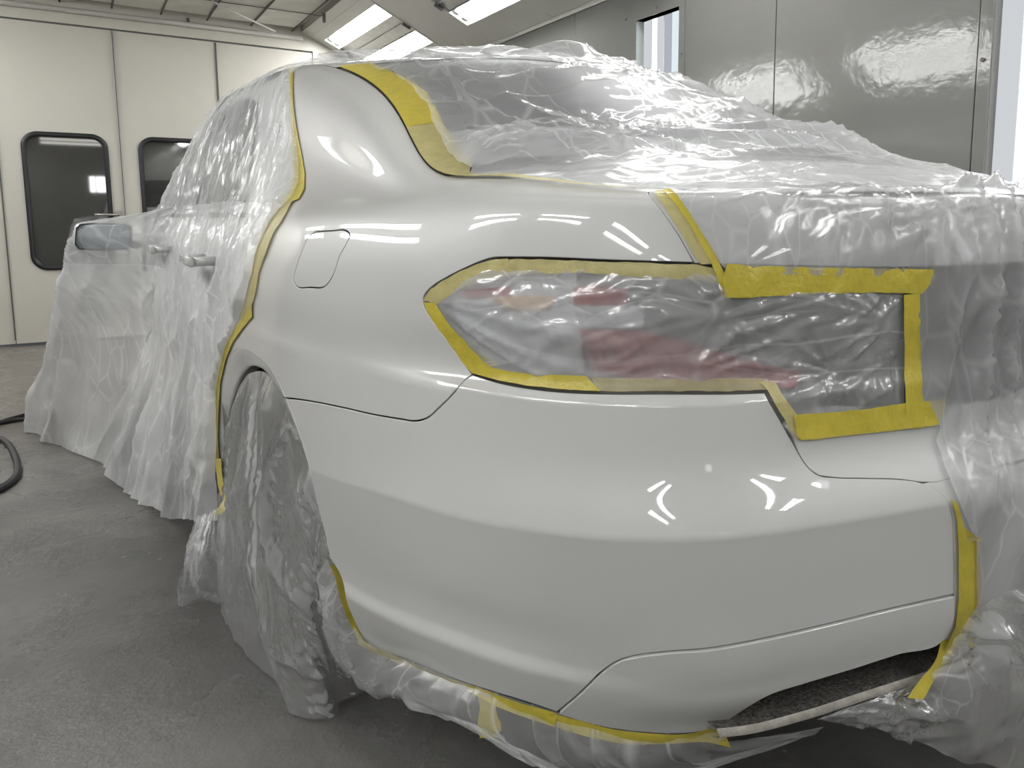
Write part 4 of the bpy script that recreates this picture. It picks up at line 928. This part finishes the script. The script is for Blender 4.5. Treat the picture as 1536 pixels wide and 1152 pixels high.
tstrip('cream tape along the lower rear window edge down to the deck corner', A_WIN-.08, A_WIN+.245, [0, 0, 0], [.02, .06, .062, .06], 'tape_pale', 12)
tstrip('thin pale tape line along the boot seam from window to tail', A_CORN+.02, A_WIN-.07, [0, 0], [.016, .013, .015, .02], 'tape_pale', 13, n=4)
TP('yellow tape slanting down the boot lid edge above the lamp', [(979, 290), (1006, 287), (1030, 318), (1050, 350), (1066, 375), (1076, 396), (1050, 397), (1044, 390), (1022, 352), (1000, 318)], 'tape_pale', off=.003, seed=5)
TP('second darker strip of yellow tape on the boot lid edge strip', [(993, 289), (1007, 287), (1031, 318), (1051, 350), (1067, 375), (1086, 412), (1092, 442), (1079, 444), (1072, 410), (1054, 375), (1034, 340), (1012, 308)], 'tape', off=.0045, seed=6)
# lamp surround
TP('pale tape along the upper lamp edge below the boot shut line', [(744, 389), (816, 389), (900, 392.5), (1045, 397), (1078, 404), (1080, 424), (1040, 420), (960, 416), (880, 410), (800, 410), (748, 413)], 'tape_pale', off=.0015, seed=7)
TP('yellow tape on the upper outer edge of the tail lamp', [(637, 450), (648, 433.5), (668, 420.5), (693, 407), (721, 395), (740, 389.5), (764, 388.5), (770, 412), (738, 416), (706, 426), (678, 442), (658, 456)], 'tape_pale', off=.002, seed=8)
TP('yellow tape on the lower outer edge of the tail lamp', [(637, 453), (656, 455), (670, 480), (692, 504), (716, 524), (744, 542), (752, 556), (716, 560), (709.5, 560), (694, 541), (677.5, 517), (661.5, 496), (644.5, 472)], 'tape', off=.002, seed=9)
TP('yellow tape along the lower lamp edge at its outer end', [(709, 560), (716, 545), (760, 556), (800, 561), (880, 564), (900, 587.5), (832, 584.5), (790, 579.5), (753, 573), (729, 566)], 'tape', off=.0025, seed=10)
TP('translucent tape along the lower lamp edge above the bumper', [(888, 566), (1000, 568), (1110, 567), (1142, 568), (1150, 586), (1112, 587.5), (1000, 588), (896, 587.5)], 'tape_film', off=.002, seed=11)
TP('wide yellow tape across the top of the inner lamp', [(1085, 398), (1200, 401), (1300, 403), (1397, 404), (1392, 420), (1378, 440), (1300, 438), (1200, 441), (1110, 446), (1088, 444)], 'tape', off=.006, seed=12, disp=lambda a, b: .004*np.clip(crumple(a, b, .05, 3), 0, 1))
TP('crossed tape end where the boot strip meets the lamp strip', [(1086, 396), (1112, 398), (1116, 420), (1106, 446), (1086, 446), (1080, 424)], 'tape', off=.008, seed=13, disp=lambda a, b: .003*np.clip(crumple(a, b, .04, 9), 0, 1))
TP('vertical yellow tape beside the number plate recess', [(1350, 442), (1374, 440), (1376, 520), (1379, 600), (1380, 641), (1353, 642), (1352, 560)], 'tape', off=.0065, seed=14)
TP('yellow tape under the inner lamp along the boot foot', [(1186, 622), (1230, 619), (1300, 612), (1360, 603), (1416, 597), (1408, 620), (1402, 637), (1300, 649), (1240, 656), (1196, 660), (1190, 648)], 'tape', off=.006, seed=15, disp=lambda a, b: .003*np.clip(crumple(a, b, .05, 5), 0, 1))
TP('pale tape slanting down from the bumper corner to the boot foot', [(1136, 572), (1160, 574), (1176, 600), (1200, 632), (1206, 656), (1192, 658), (1180, 640), (1166, 616), (1150, 588)], 'tape_pale', off=.004, seed=16)
# bumper edge
TP('yellow tape down the inner edge of the bumper corner', [(1424, 748), (1434, 756), (1443, 790), (1464, 806), (1467, 860), (1466, 905), (1455, 940), (1436, 962), (1412, 974), (1430, 936), (1434, 892), (1434, 820), (1431, 772)], 'tape', off=.004, seed=17)
PV = lambda u, v, y: at(u, v, y=y)
strip3('masking_tape', 'yellow tape hanging from the bumper corner to the diffuser lip', [PV(1412, 962, -.05), PV(1404, 990, -.05), PV(1380, 1020, -.05), PV(1362, 1047, -.055)], [PV(1446, 945, -.055), PV(1424, 985, -.055), PV(1402, 1018, -.055), PV(1385, 1049, -.06)], M['tape'], seed=18)
strip3('masking_tape', 'tiny tape tag standing off the bumper edge tape', [PV(1450, 806, -.075), PV(1462, 804, -.085), PV(1472, 808, -.09)], [PV(1450, 812, -.075), PV(1464, 811, -.085), PV(1471, 812, -.09)], M['tape_pale'], seed=19)
def lowpt(u, v, d=0): x = invS(u, v); p = S(x[0], x[1]); n = Snn(x[0], x[1]); return p+n*d
def lowstrip(label, top, bot, mat, seed, d=.003):
    A = [lowpt(u, v, d) for u, v in top]; B = [at(u, v, y=a[1]+.004) for (u, v), a in zip(bot, A)]
    return strip3('masking_tape', label, A, B, M[mat], seed=seed, disp=.003)
lowstrip('yellow tape on the bumper edge behind the wheel', [(496, 846), (504, 865), (516, 905), (526, 932), (540, 958)], [(509, 850), (515, 868), (526, 903), (536, 928), (549, 956)], 'tape', 20)
lowstrip('thin brownish tape line under the bumper behind the wheel', [(540, 954), (556, 965), (612, 989), (671, 1014), (742, 1038)], [(535, 966), (552, 976), (610, 999), (668, 1023), (738, 1047)], 'tape_film', 21)
lowstrip('yellow tape under the bumper from the tab to the valance', [(700, 1025), (742, 1038), (790, 1054), (836, 1068)], [(700, 1036), (738, 1056), (786, 1076), (832, 1090)], 'tape', 22)
lowstrip('yellow tape under the bumper valance ending in a torn tip', [(826, 1066), (896, 1086), (958, 1095), (1006, 1098), (1058, 1093), (1080, 1084)], [(822, 1086), (892, 1108), (955, 1117), (1004, 1116), (1060, 1113), (1097, 1122)], 'tape', 23)
strip3('masking_tape', 'yellow tape tab hanging below the bumper', [PV(714, 1034, .30), PV(720, 1060, .30), PV(716, 1090, .295), PV(720, 1108, .29)], [PV(748, 1044, .29), PV(742, 1066, .29), PV(754, 1092, .28), PV(744, 1108, .28)], M['tape'], seed=24, disp=.004)

# --- films
def FILM(label, pts, mat, disp, **k): return patch('plastic_film', label, pts, M[mat], disp=disp, cat='plastic film', **k)
tip = ab([(642, 450)])[0]
c1 = ab([(1092, 470)])[0]; c2 = ab([(1330, 480)])[0]; c3 = ab([(1250, 560)])[0]
LF = ab([(644, 451), (668, 428), (700, 410), (744, 396), (880, 398), (1042, 404), (1220, 404), (1356, 438), (1356, 618), (1260, 628), (1196, 634), (1176, 606), (1152, 582), (1000, 580), (790, 572), (716, 552), (680, 508), (660, 480)])
def d_lamp(a, b):
    h = .0055*np.clip(fan(a, b, tip[0], tip[1], 7, 2, .12, .75), 0, 1)
    h = h+.0045*np.clip(folds(a, b, 2.85, .028, 6, 3), 0, 1)*np.clip((tip[0]-a)/.15, .2, 1)
    h = h+.004*np.clip(fan(a, b, c1[0], c1[1], 3.3, 5, .04, .2), 0, 1)+.005*np.clip(fan(a, b, c2[0], c2[1], 2.7, 6, .04, .22), 0, 1)+.005*np.clip(fan(a, b, c3[0], c3[1], 2.4, 8, .03, .2), 0, 1)
    h = h+.002*crumple(a, b, .06, 4)+.0008*folds(a, b, 1.2, .02, 4, 8)
    return h*np.clip(dist_poly(LF, np.stack([a, b], 1))/.03, .0, 1)
FILM('crinkled clear film taped over the tail lamp', [(644, 451), (668, 428), (700, 410), (744, 396), (880, 398), (1042, 404), (1088, 420), (1092, 441), (1220, 438), (1355, 438), (1356, 520), (1356, 618), (1260, 628), (1196, 634), (1176, 606), (1152, 582), (1000, 580), (900, 578), (790, 572), (716, 552), (680, 508), (660, 480)], 'film_thin', d_lamp, off=.0005, spacing=.0045)
# deck and rear window
pk = invT(1350, 262); lump = invT(868, 100)
def d_top(a, c):
    w_ = c/TW; g = np.clip((a-A_WIN)/.1, 0, 1)
    bridge = .035*np.exp(-((a-A_WIN-.02)/.10)**2)*np.clip(w_*9, 0, 1)
    h = bridge+.020*np.exp(-((c-.86)**2/.03+(a-A_WIN+.0)**2/.03))
    h = h+.035*np.exp(-((c-lump[1]*TW)/.10)**2-((a-lump[0]-.02)/.05)**2)
    # big swags on the glass
    h = h+.016*np.clip(folds(a, c, .35, .22, 2.2, 21), 0, 1)*g+.010*np.clip(folds(a, c, 1.2, .15, 3, 22), 0, 1)*g
    h = h+.004*np.clip(folds(a, c, 1.35, .06, 9, 23), 0, 1)*(.3+.7*g)
    p0 = (A_WIN-.0, .28)
    h = h+.010*np.clip(fan(a, c, p0[0], p0[1], 3.5, 25, .05, .5), 0, 1)+.007*np.clip(fan(a, c, A_WIN, .86, 3.0, 26, .04, .6), 0, 1)
    h = h+.006*np.clip(folds(a, c, .9, .09, 5, 29), 0, 1)*np.clip((A_WIN+.2-a)/.2, 0, 1)
    h = h+.004*crumple(a, c, .14, 27)+.0012*crumple(a, c, .05, 28)
    h = h+.007*np.clip(folds(a, c, 1.15, .05, 5, 24), 0, 1)*np.clip((c-.25)/.2, 0, 1)*np.clip((1.0-c)/.2, 0, 1)*g
    return h*np.clip(c/.03-.6, .15, 1)*np.clip(1-(c-.78)/.25, .3, 1)
na, nc = 210, 230; A = np.linspace(KA[3]-.012, KA[12]-.1, na); Cc = np.linspace(.012, TW-.01, nc); AA, QQ = np.meshgrid(A, np.linspace(0, 1, nc), indexing='ij'); c0_ = np.interp(AA, [A_WIN-.14, A_WIN-.085, A_WIN-.05, A_WIN+.24, A_WIN+.27], [.012, .016, .034, .044, .05])+.004*gnoise(AA*25, AA*0, 8); CC = c0_+(TW-.01-c0_)*QQ
A0 = np.maximum(AA, KA[3]+.001); P = T2(A0, CC)+T2n(A0, CC)*(.005+np.maximum(d_top(AA, CC), -.003))[..., None]
setp(meshobj('plastic_film', P.reshape(-1, 3), gridF(na, nc), M['film_glass'], uv=np.stack([CC.ravel(), AA.ravel()], 1)), 'milky crinkled film draped over the rear window and boot deck', 'plastic film')
# gathered film along the foot of the rear window
na, nc = 70, 200; A = np.linspace(A_WIN-.055, A_WIN+.16, na); QQ = np.linspace(0, 1, nc); AA, Q2 = np.meshgrid(A, QQ, indexing='ij')
tt = (AA-A[0])/(A[-1]-A[0]); CC = .045+tt*.015+Q2*(.72-.25*tt); 
hh = .012+.016*np.clip(folds(AA, CC, 1.25, .06, 6, 91), 0, 1)+.010*np.clip(folds(AA, CC, 1.75, .035, 7, 92), 0, 1)+.006*crumple(AA, CC, .06, 93)
hh = hh*np.clip(np.minimum(Q2, 1-Q2)/.06, .15, 1)*np.clip(np.minimum(tt, 1-tt)/.2, .3, 1); AA2 = AA-tt*.13*np.clip(Q2*1.2, 0, 1)+.012*gnoise(CC*9, CC*0, 3)*tt
P = T2(AA2, CC)+T2n(AA2, CC)*(.012+hh)[..., None]
setp(meshobj('plastic_film', P.reshape(-1, 3), gridF(na, nc), M['film_gather'], uv=np.stack([CC.ravel(), AA.ravel()], 1)), 'whitish bunched film gathered along the foot of the rear window', 'plastic film')
# boot face and the rest of the tail
pe = ab([(1300, 300)])[0]; pr = ab([(1420, 325)])[0]
def d_tail(a, b):
    low = np.clip((BMAX-.12-b)/.5, 0, 1)
    h = .004*np.clip(folds(a, b, -1.05, .06, 5, 31), 0, 1)+.004*crumple(a, b, .16, 32)+.001*crumple(a, b, .05, 33)
    rr = np.clip((.36-a)/.25, 0, 1)
    h = h+rr*(.026*np.clip(folds(a, b, 1.8, .09, 9, 34), 0, 1)+.010*np.clip(folds(a, b, 1.9, .03, 8, 35), 0, 1))
    h = h+.008*np.clip(fan(a, b, pr[0], pr[1], 3, 36, .03, .5), 0, 1)
    dl = np.min(np.hypot(a[:, None]-L_ab[None, ::3, 0], b[:, None]-L_ab[None, ::3, 1]), axis=1)
    return h*np.clip((BMAX-b)/.04, .15, 1)*np.clip(dl/.07, .12, 1)
lft = [(1006, 289), (1030, 318), (1050, 350), (1068, 378), (1080, 400), (1096, 412), (1200, 412), (1300, 416), (1382, 418), (1372, 446), (1374, 520), (1378, 600), (1392, 612), (1404, 640), (1398, 660), (1412, 700), (1428, 740), (1440, 770), (1458, 810), (1460, 900), (1448, 940), (1430, 966)]
L_ab = ab(lin(lft)[:-170 if False else None]) if False else ab(list(np.vstack([np.linspace(p, q, max(2, int(np.hypot(q[0]-p[0], q[1]-p[1])/6)), endpoint=False) for p, q in zip(np.array(lft[:-1], float), np.array(lft[1:], float))]))+[lft[-1]])
bb = L_ab[-1][1]
closing = [(a, bb-.02*np.sin(6*a)) for a in np.linspace(L_ab[-1][0]-.01, -.80, 70)]+[(-.80, b) for b in np.linspace(bb, BMAX-.002, 50)]+[(a, BMAX-.002) for a in np.linspace(-.78, L_ab[0][0]-.01, 90)]
patch('plastic_film', 'clear film hanging over the boot face and number plate recess', np.vstack([L_ab, closing]), M['film'], off=.006, disp=d_tail, spacing=.010, cat='plastic film', raw=True)
# hanging sheets
def hang(name, label, rows, mat, n=120, m=60, disp=None, step=.02, uvs=1.0):
    """loft through 3-D polylines, then crease"""
    R_ = []
    for r in rows:
        r = crspline(r, .01); t = np.linspace(0, 1, len(r)); R_.append(np.stack([np.interp(np.linspace(0, 1, n), t, r[:, k]) for k in range(3)], 1))
    R_ = np.array(R_); kn = np.concatenate([[0], np.cumsum(np.linalg.norm(np.diff(R_, axis=0), axis=2).mean(1))])
    q = np.linspace(0, kn[-1], m)
    if len(rows) > 2: G = cspline_eval(kn, R_, cspline_coef(kn, R_), q)
    else: G = R_[0][None]+(R_[1]-R_[0])[None]*(q/kn[-1])[:, None, None]
    ln = np.linalg.norm(np.diff(G[m//2], axis=0), axis=1).sum(); U_, V_ = np.meshgrid(q, np.linspace(0, ln, n), indexing='ij')
    nn = vnormals(G.reshape(-1, 3), m, n).reshape(m, n, 3)
    if nn[m//2, n//2] @ (CAM-G[m//2, n//2]) < 0: nn = -nn
    if disp is not None: G = G+nn*disp(U_, V_, kn[-1], ln)[..., None]
    G[..., 2] = np.maximum(G[..., 2], .004)
    o = meshobj(name, G.reshape(-1, 3), gridF(m, n), mat, uv=np.stack([V_.ravel()*uvs, U_.ravel()*uvs], 1)); return setp(o, label, 'plastic film')
def d_skirt(amp, sc, seed): return lambda u, v, lu, lv: amp*(np.clip(folds(u, v, .1, sc, 4, seed), 0, 1)+.6*crumple(u, v, sc*1.5, seed+1)+.4*crumple(u, v, sc*.5, seed+2))*np.clip(u/.03, .15, 1)
top = [(490, 838), (500, 862), (512, 906), (526, 934), (545, 958), (612, 990), (671, 1015), (742, 1040), (800, 1058), (896, 1087), (958, 1096), (1006, 1099), (1058, 1095), (1085, 1090)]
T_ = [lowpt(u, v, -.002) for u, v in top]
midp = [(486, 850), (492, 890), (500, 935), (512, 970), (535, 990), (592, 1018), (655, 1040), (724, 1070), (786, 1100), (880, 1125), (945, 1132), (1000, 1130), (1055, 1118), (1085, 1102)]
botp = [(484, 856), (494, 905), (503, 950), (515, 985), (548, 1014), (580, 1040), (640, 1056), (700, 1092), (765, 1112), (800, 1150), (900, 1190), (990, 1165), (1090, 1135), (1230, 1082)]
Mi = [at(u, v, y=t[1]+.006) for (u, v), t in zip(midp, T_)]; Bo = [at(u, v, y=t[1]+.03) for (u, v), t in zip(botp, T_)]
hang('plastic_film', 'ragged film skirt hanging under the bumper corner', [T_, Mi, Bo], M['film_skirt'], n=220, m=50, disp=d_skirt(.009, .10, 41))
top = [(1225, 1078, .0), (1300, 1050, -.02), (1380, 1022, -.035), (1440, 955, -.06), (1470, 900, -.09), (1545, 880, -.11), (.35, -.085, .50), (.82, .03, .50)]
midp = [(1235, 1080, .0), (1320, 1070, -.03), (1400, 1062, -.06), (1460, 1040, -.10), (1510, 1020, -.13), (1560, 1030, -.145), (.38, -.12, .28), (.86, .02, .28)]
botp = [(1240, 1082, .005), (1345, 1095, -.02), (1420, 1118, -.05), (1470, 1135, -.07), (1525, 1152, -.10), (1570, 1165, -.11), (.42, -.10, .10), (.90, .03, .10)]
f3 = lambda l: [at(u, v, y=y) if u > 10 else np.array([u, v, y]) for u, v, y in l]
hang('plastic_film', 'film falling from the bumper corner tape to the floor at lower right', [f3(top), f3(midp), f3(botp)], M['film_right'], n=140, m=60, disp=lambda u, v, lu, lv: (.012*np.clip(folds(u, v, .5, .09, 5, 51), 0, 1)+.008*np.clip(folds(u, v, -.3, .05, 6, 54), 0, 1)+.007*crumple(u, v, .12, 52)+.003*crumple(u, v, .05, 53))*np.clip(v/.16, .06, 1))
# film bag round the rear wheel
lip = [(338, 660), (342, 615), (349, 585), (358, 568), (371, 559), (388, 560), (410, 584), (430, 622), (452, 686), (473, 752), (490, 812), (502, 848), (516, 885), (532, 925)]
T0 = [lowpt(u, v)+np.array([.014, 0, 0]) for u, v in lip]
Bf = [(330, 905), (346, 948), (366, 975), (388, 1000), (412, 1018), (425, 1045), (440, 1068), (470, 1077), (497, 1074), (500, 1052), (530, 1042), (556, 1028), (590, 1018), (620, 1008)]
B0 = [at(u, v, z=.006) for u, v in Bf]
Mx = []
for i, (t, b) in enumerate(zip(T0, B0)): k = i/(len(T0)-1); Mx.append(t*.45+b*.55+np.array([-.008-.045*math.sin(math.pi*min(1, k*1.25))+.02*k, -.01, .0]))
def d_bag(u, v, lu, lv):
    q = v/lv
    h = .020*np.clip(folds(u, v, .10, .12, 5, 61, .5), 0, 1)+.007*np.clip(folds(u, v, -.12, .045, 8, 62, .5), 0, 1)+.007*crumple(u, v, .16, 63)+.0015*crumple(u, v, .05, 65)
    return (h-.010)*np.clip(u/.05, .1, 1)*np.clip((lu-u)/.12, .25, 1)+.012*np.clip((q-.62)/.1, 0, 1)*np.abs(crumple(u, v, .03, 64))
hang('plastic_film', 'gathered film bag around the left rear wheel', [T0, Mx, B0], M['film_dark'], n=200, m=150, disp=d_bag)
# door film: hugs the flank and side glass, tents over the mirror, falls to the floor
tp = ab([(440, 112), (442, 150), (446, 200), (452, 240), (452, 275), (440, 300), (410, 335), (392, 370), (384, 410), (374, 450), (356, 492), (342, 525), (332, 565), (326, 610), (325, 650), (326, 688)])
tb = tp[:, 1][::-1]; ta = tp[:, 0][::-1]
nr, ncol = 230, 300; SPL = .66; bz = KB[8]+.0
Rr = np.linspace(0, 1, nr); Uu = np.linspace(0, 1, ncol)
G = np.zeros((nr, ncol, 3)); MU = np.zeros((nr, ncol)); MV = np.zeros((nr, ncol))
AF = KA[14]+.1
for i, r in enumerate(Rr):
    if r <= SPL: b = BMAX+(bz-BMAX)*(r/SPL)
    else: b = bz
    a0 = np.interp(b, tb, ta); a = a0+(AF-a0)*Uu**1.15
    p = S(a, np.full(ncol, b))+Snn(a, np.full(ncol, b))*.007
    if r > SPL:
        t = (r-SPL)/(1-SPL); y = p[:, 1]+t*.25*np.clip((p[:, 1]-3.0)/.8, 0, 1)
        zb = np.interp(y, [1.5, 1.75, 2.0, 2.4, 2.8, 4.2], [.235, .17, .09, .03, .006, .006]); xf = np.interp(y, [1.5, 2.0, 2.82, 3.3, 3.97, 4.3], [-.955, -1.03, -1.166, -1.235, -1.33, -1.36])
        p = np.stack([p[:, 0]+(xf-p[:, 0])*t**1.1, y, p[:, 2]+(zb-p[:, 2])*t], 1)
    z = p[:, 2]; zz = np.clip(1-z/.97, 0, 1); yr = 3.08+.90*zz; xr = -1.262-.235*zz
    fall = np.where(p[:, 1] < yr, np.clip(1-(yr-p[:, 1])/(.30+.55*zz), 0, 1), np.clip(1-(p[:, 1]-yr)/(.5), 0, 1))
    fz = np.clip((1.085-z)/.07, 0, 1); p[:, 0] = np.minimum(p[:, 0], p[:, 0]+(xr-p[:, 0])*fall*fz*np.clip(1-(z-.95)*1.2, .85, 1))
    G[i] = p; MU[i] = a-KA[11]; MV[i] = r*1.65
nn = vnormals(G.reshape(-1, 3), nr, ncol).reshape(nr, ncol, 3)
nn = np.where((nn[..., 0] > 0)[..., None], -nn, nn)
win = np.clip((.62-MV)/.15, 0, 1); dn = np.clip((MV-1.0)/.4, 0, 1); UUU = np.broadcast_to(Uu, (nr, ncol))
h = .011*np.clip(folds(MU, MV, 1.95, .10, 7, 71), 0, 1)*win+.004*np.clip(folds(MU, MV, 2.15, .035, 9, 72), 0, 1)*win
h = h+(1-win)*(.016*np.clip(folds(MU, MV, 1.25, .22, 4, 73), 0, 1)+.006*np.clip(folds(MU, MV, 1.7, .08, 8, 74), 0, 1)+.008*crumple(MU, MV, .2, 75))
h = h+dn*(.035*np.clip(folds(MU, MV, 1.5, .26, 4, 76), 0, 1)+.012*crumple(MU, MV, .18, 77))+.0012*crumple(MU, MV, .06, 78)
nearT = np.exp(-UUU/.06); h = h+nearT*.008*np.clip(folds(MU, MV, 1.5, .02, 9, 79), 0, 1)
h = h*np.clip(UUU/.012, .15, 1)*np.clip(.3+MV/.1, 0, 1)
G = G+nn*h[..., None]; G[..., 2] = np.maximum(G[..., 2], .004)
dfilm = setp(meshobj('plastic_film', G.reshape(-1, 3), gridF(nr, ncol), M['film_door'], uv=np.stack([MV.ravel(), MU.ravel()], 1)[:, ::-1]), 'long clear film over the side doors, windows and door mirror', 'plastic film')
dfilm.data.materials.append(M['film_side'])
k_ = int(nr*SPL*(BMAX-KB[17]-.02)/(BMAX-bz)); mi = np.zeros(len(dfilm.data.polygons), int); mi[:k_*(ncol-1)] = 1; yy_ = G[:-1, :-1]; mi[((yy_[..., 1] > 2.55) & (yy_[..., 2] > .86)).ravel()] = 1; dfilm.data.polygons.foreach_set('material_index', mi)
# corner flap in front of the rear wheel
hang('plastic_film', 'loose film corner touching the floor before the rear wheel', [[at(300, 775, x=-1.03), at(318, 772, x=-1.01), at(338, 762, x=-.985)], [at(283, 830, x=-1.06), at(318, 845, x=-1.03), at(345, 830, x=-.985)], [at(264, 908, z=.005), at(300, 895, x=-1.03), at(345, 905, x=-.99)]], M['film_skirt'], n=60, m=60, disp=lambda u, v, lu, lv: .012*np.clip(folds(u, v, .2, .04, 4, 81), 0, 1)+.008*crumple(u, v, .06, 82))
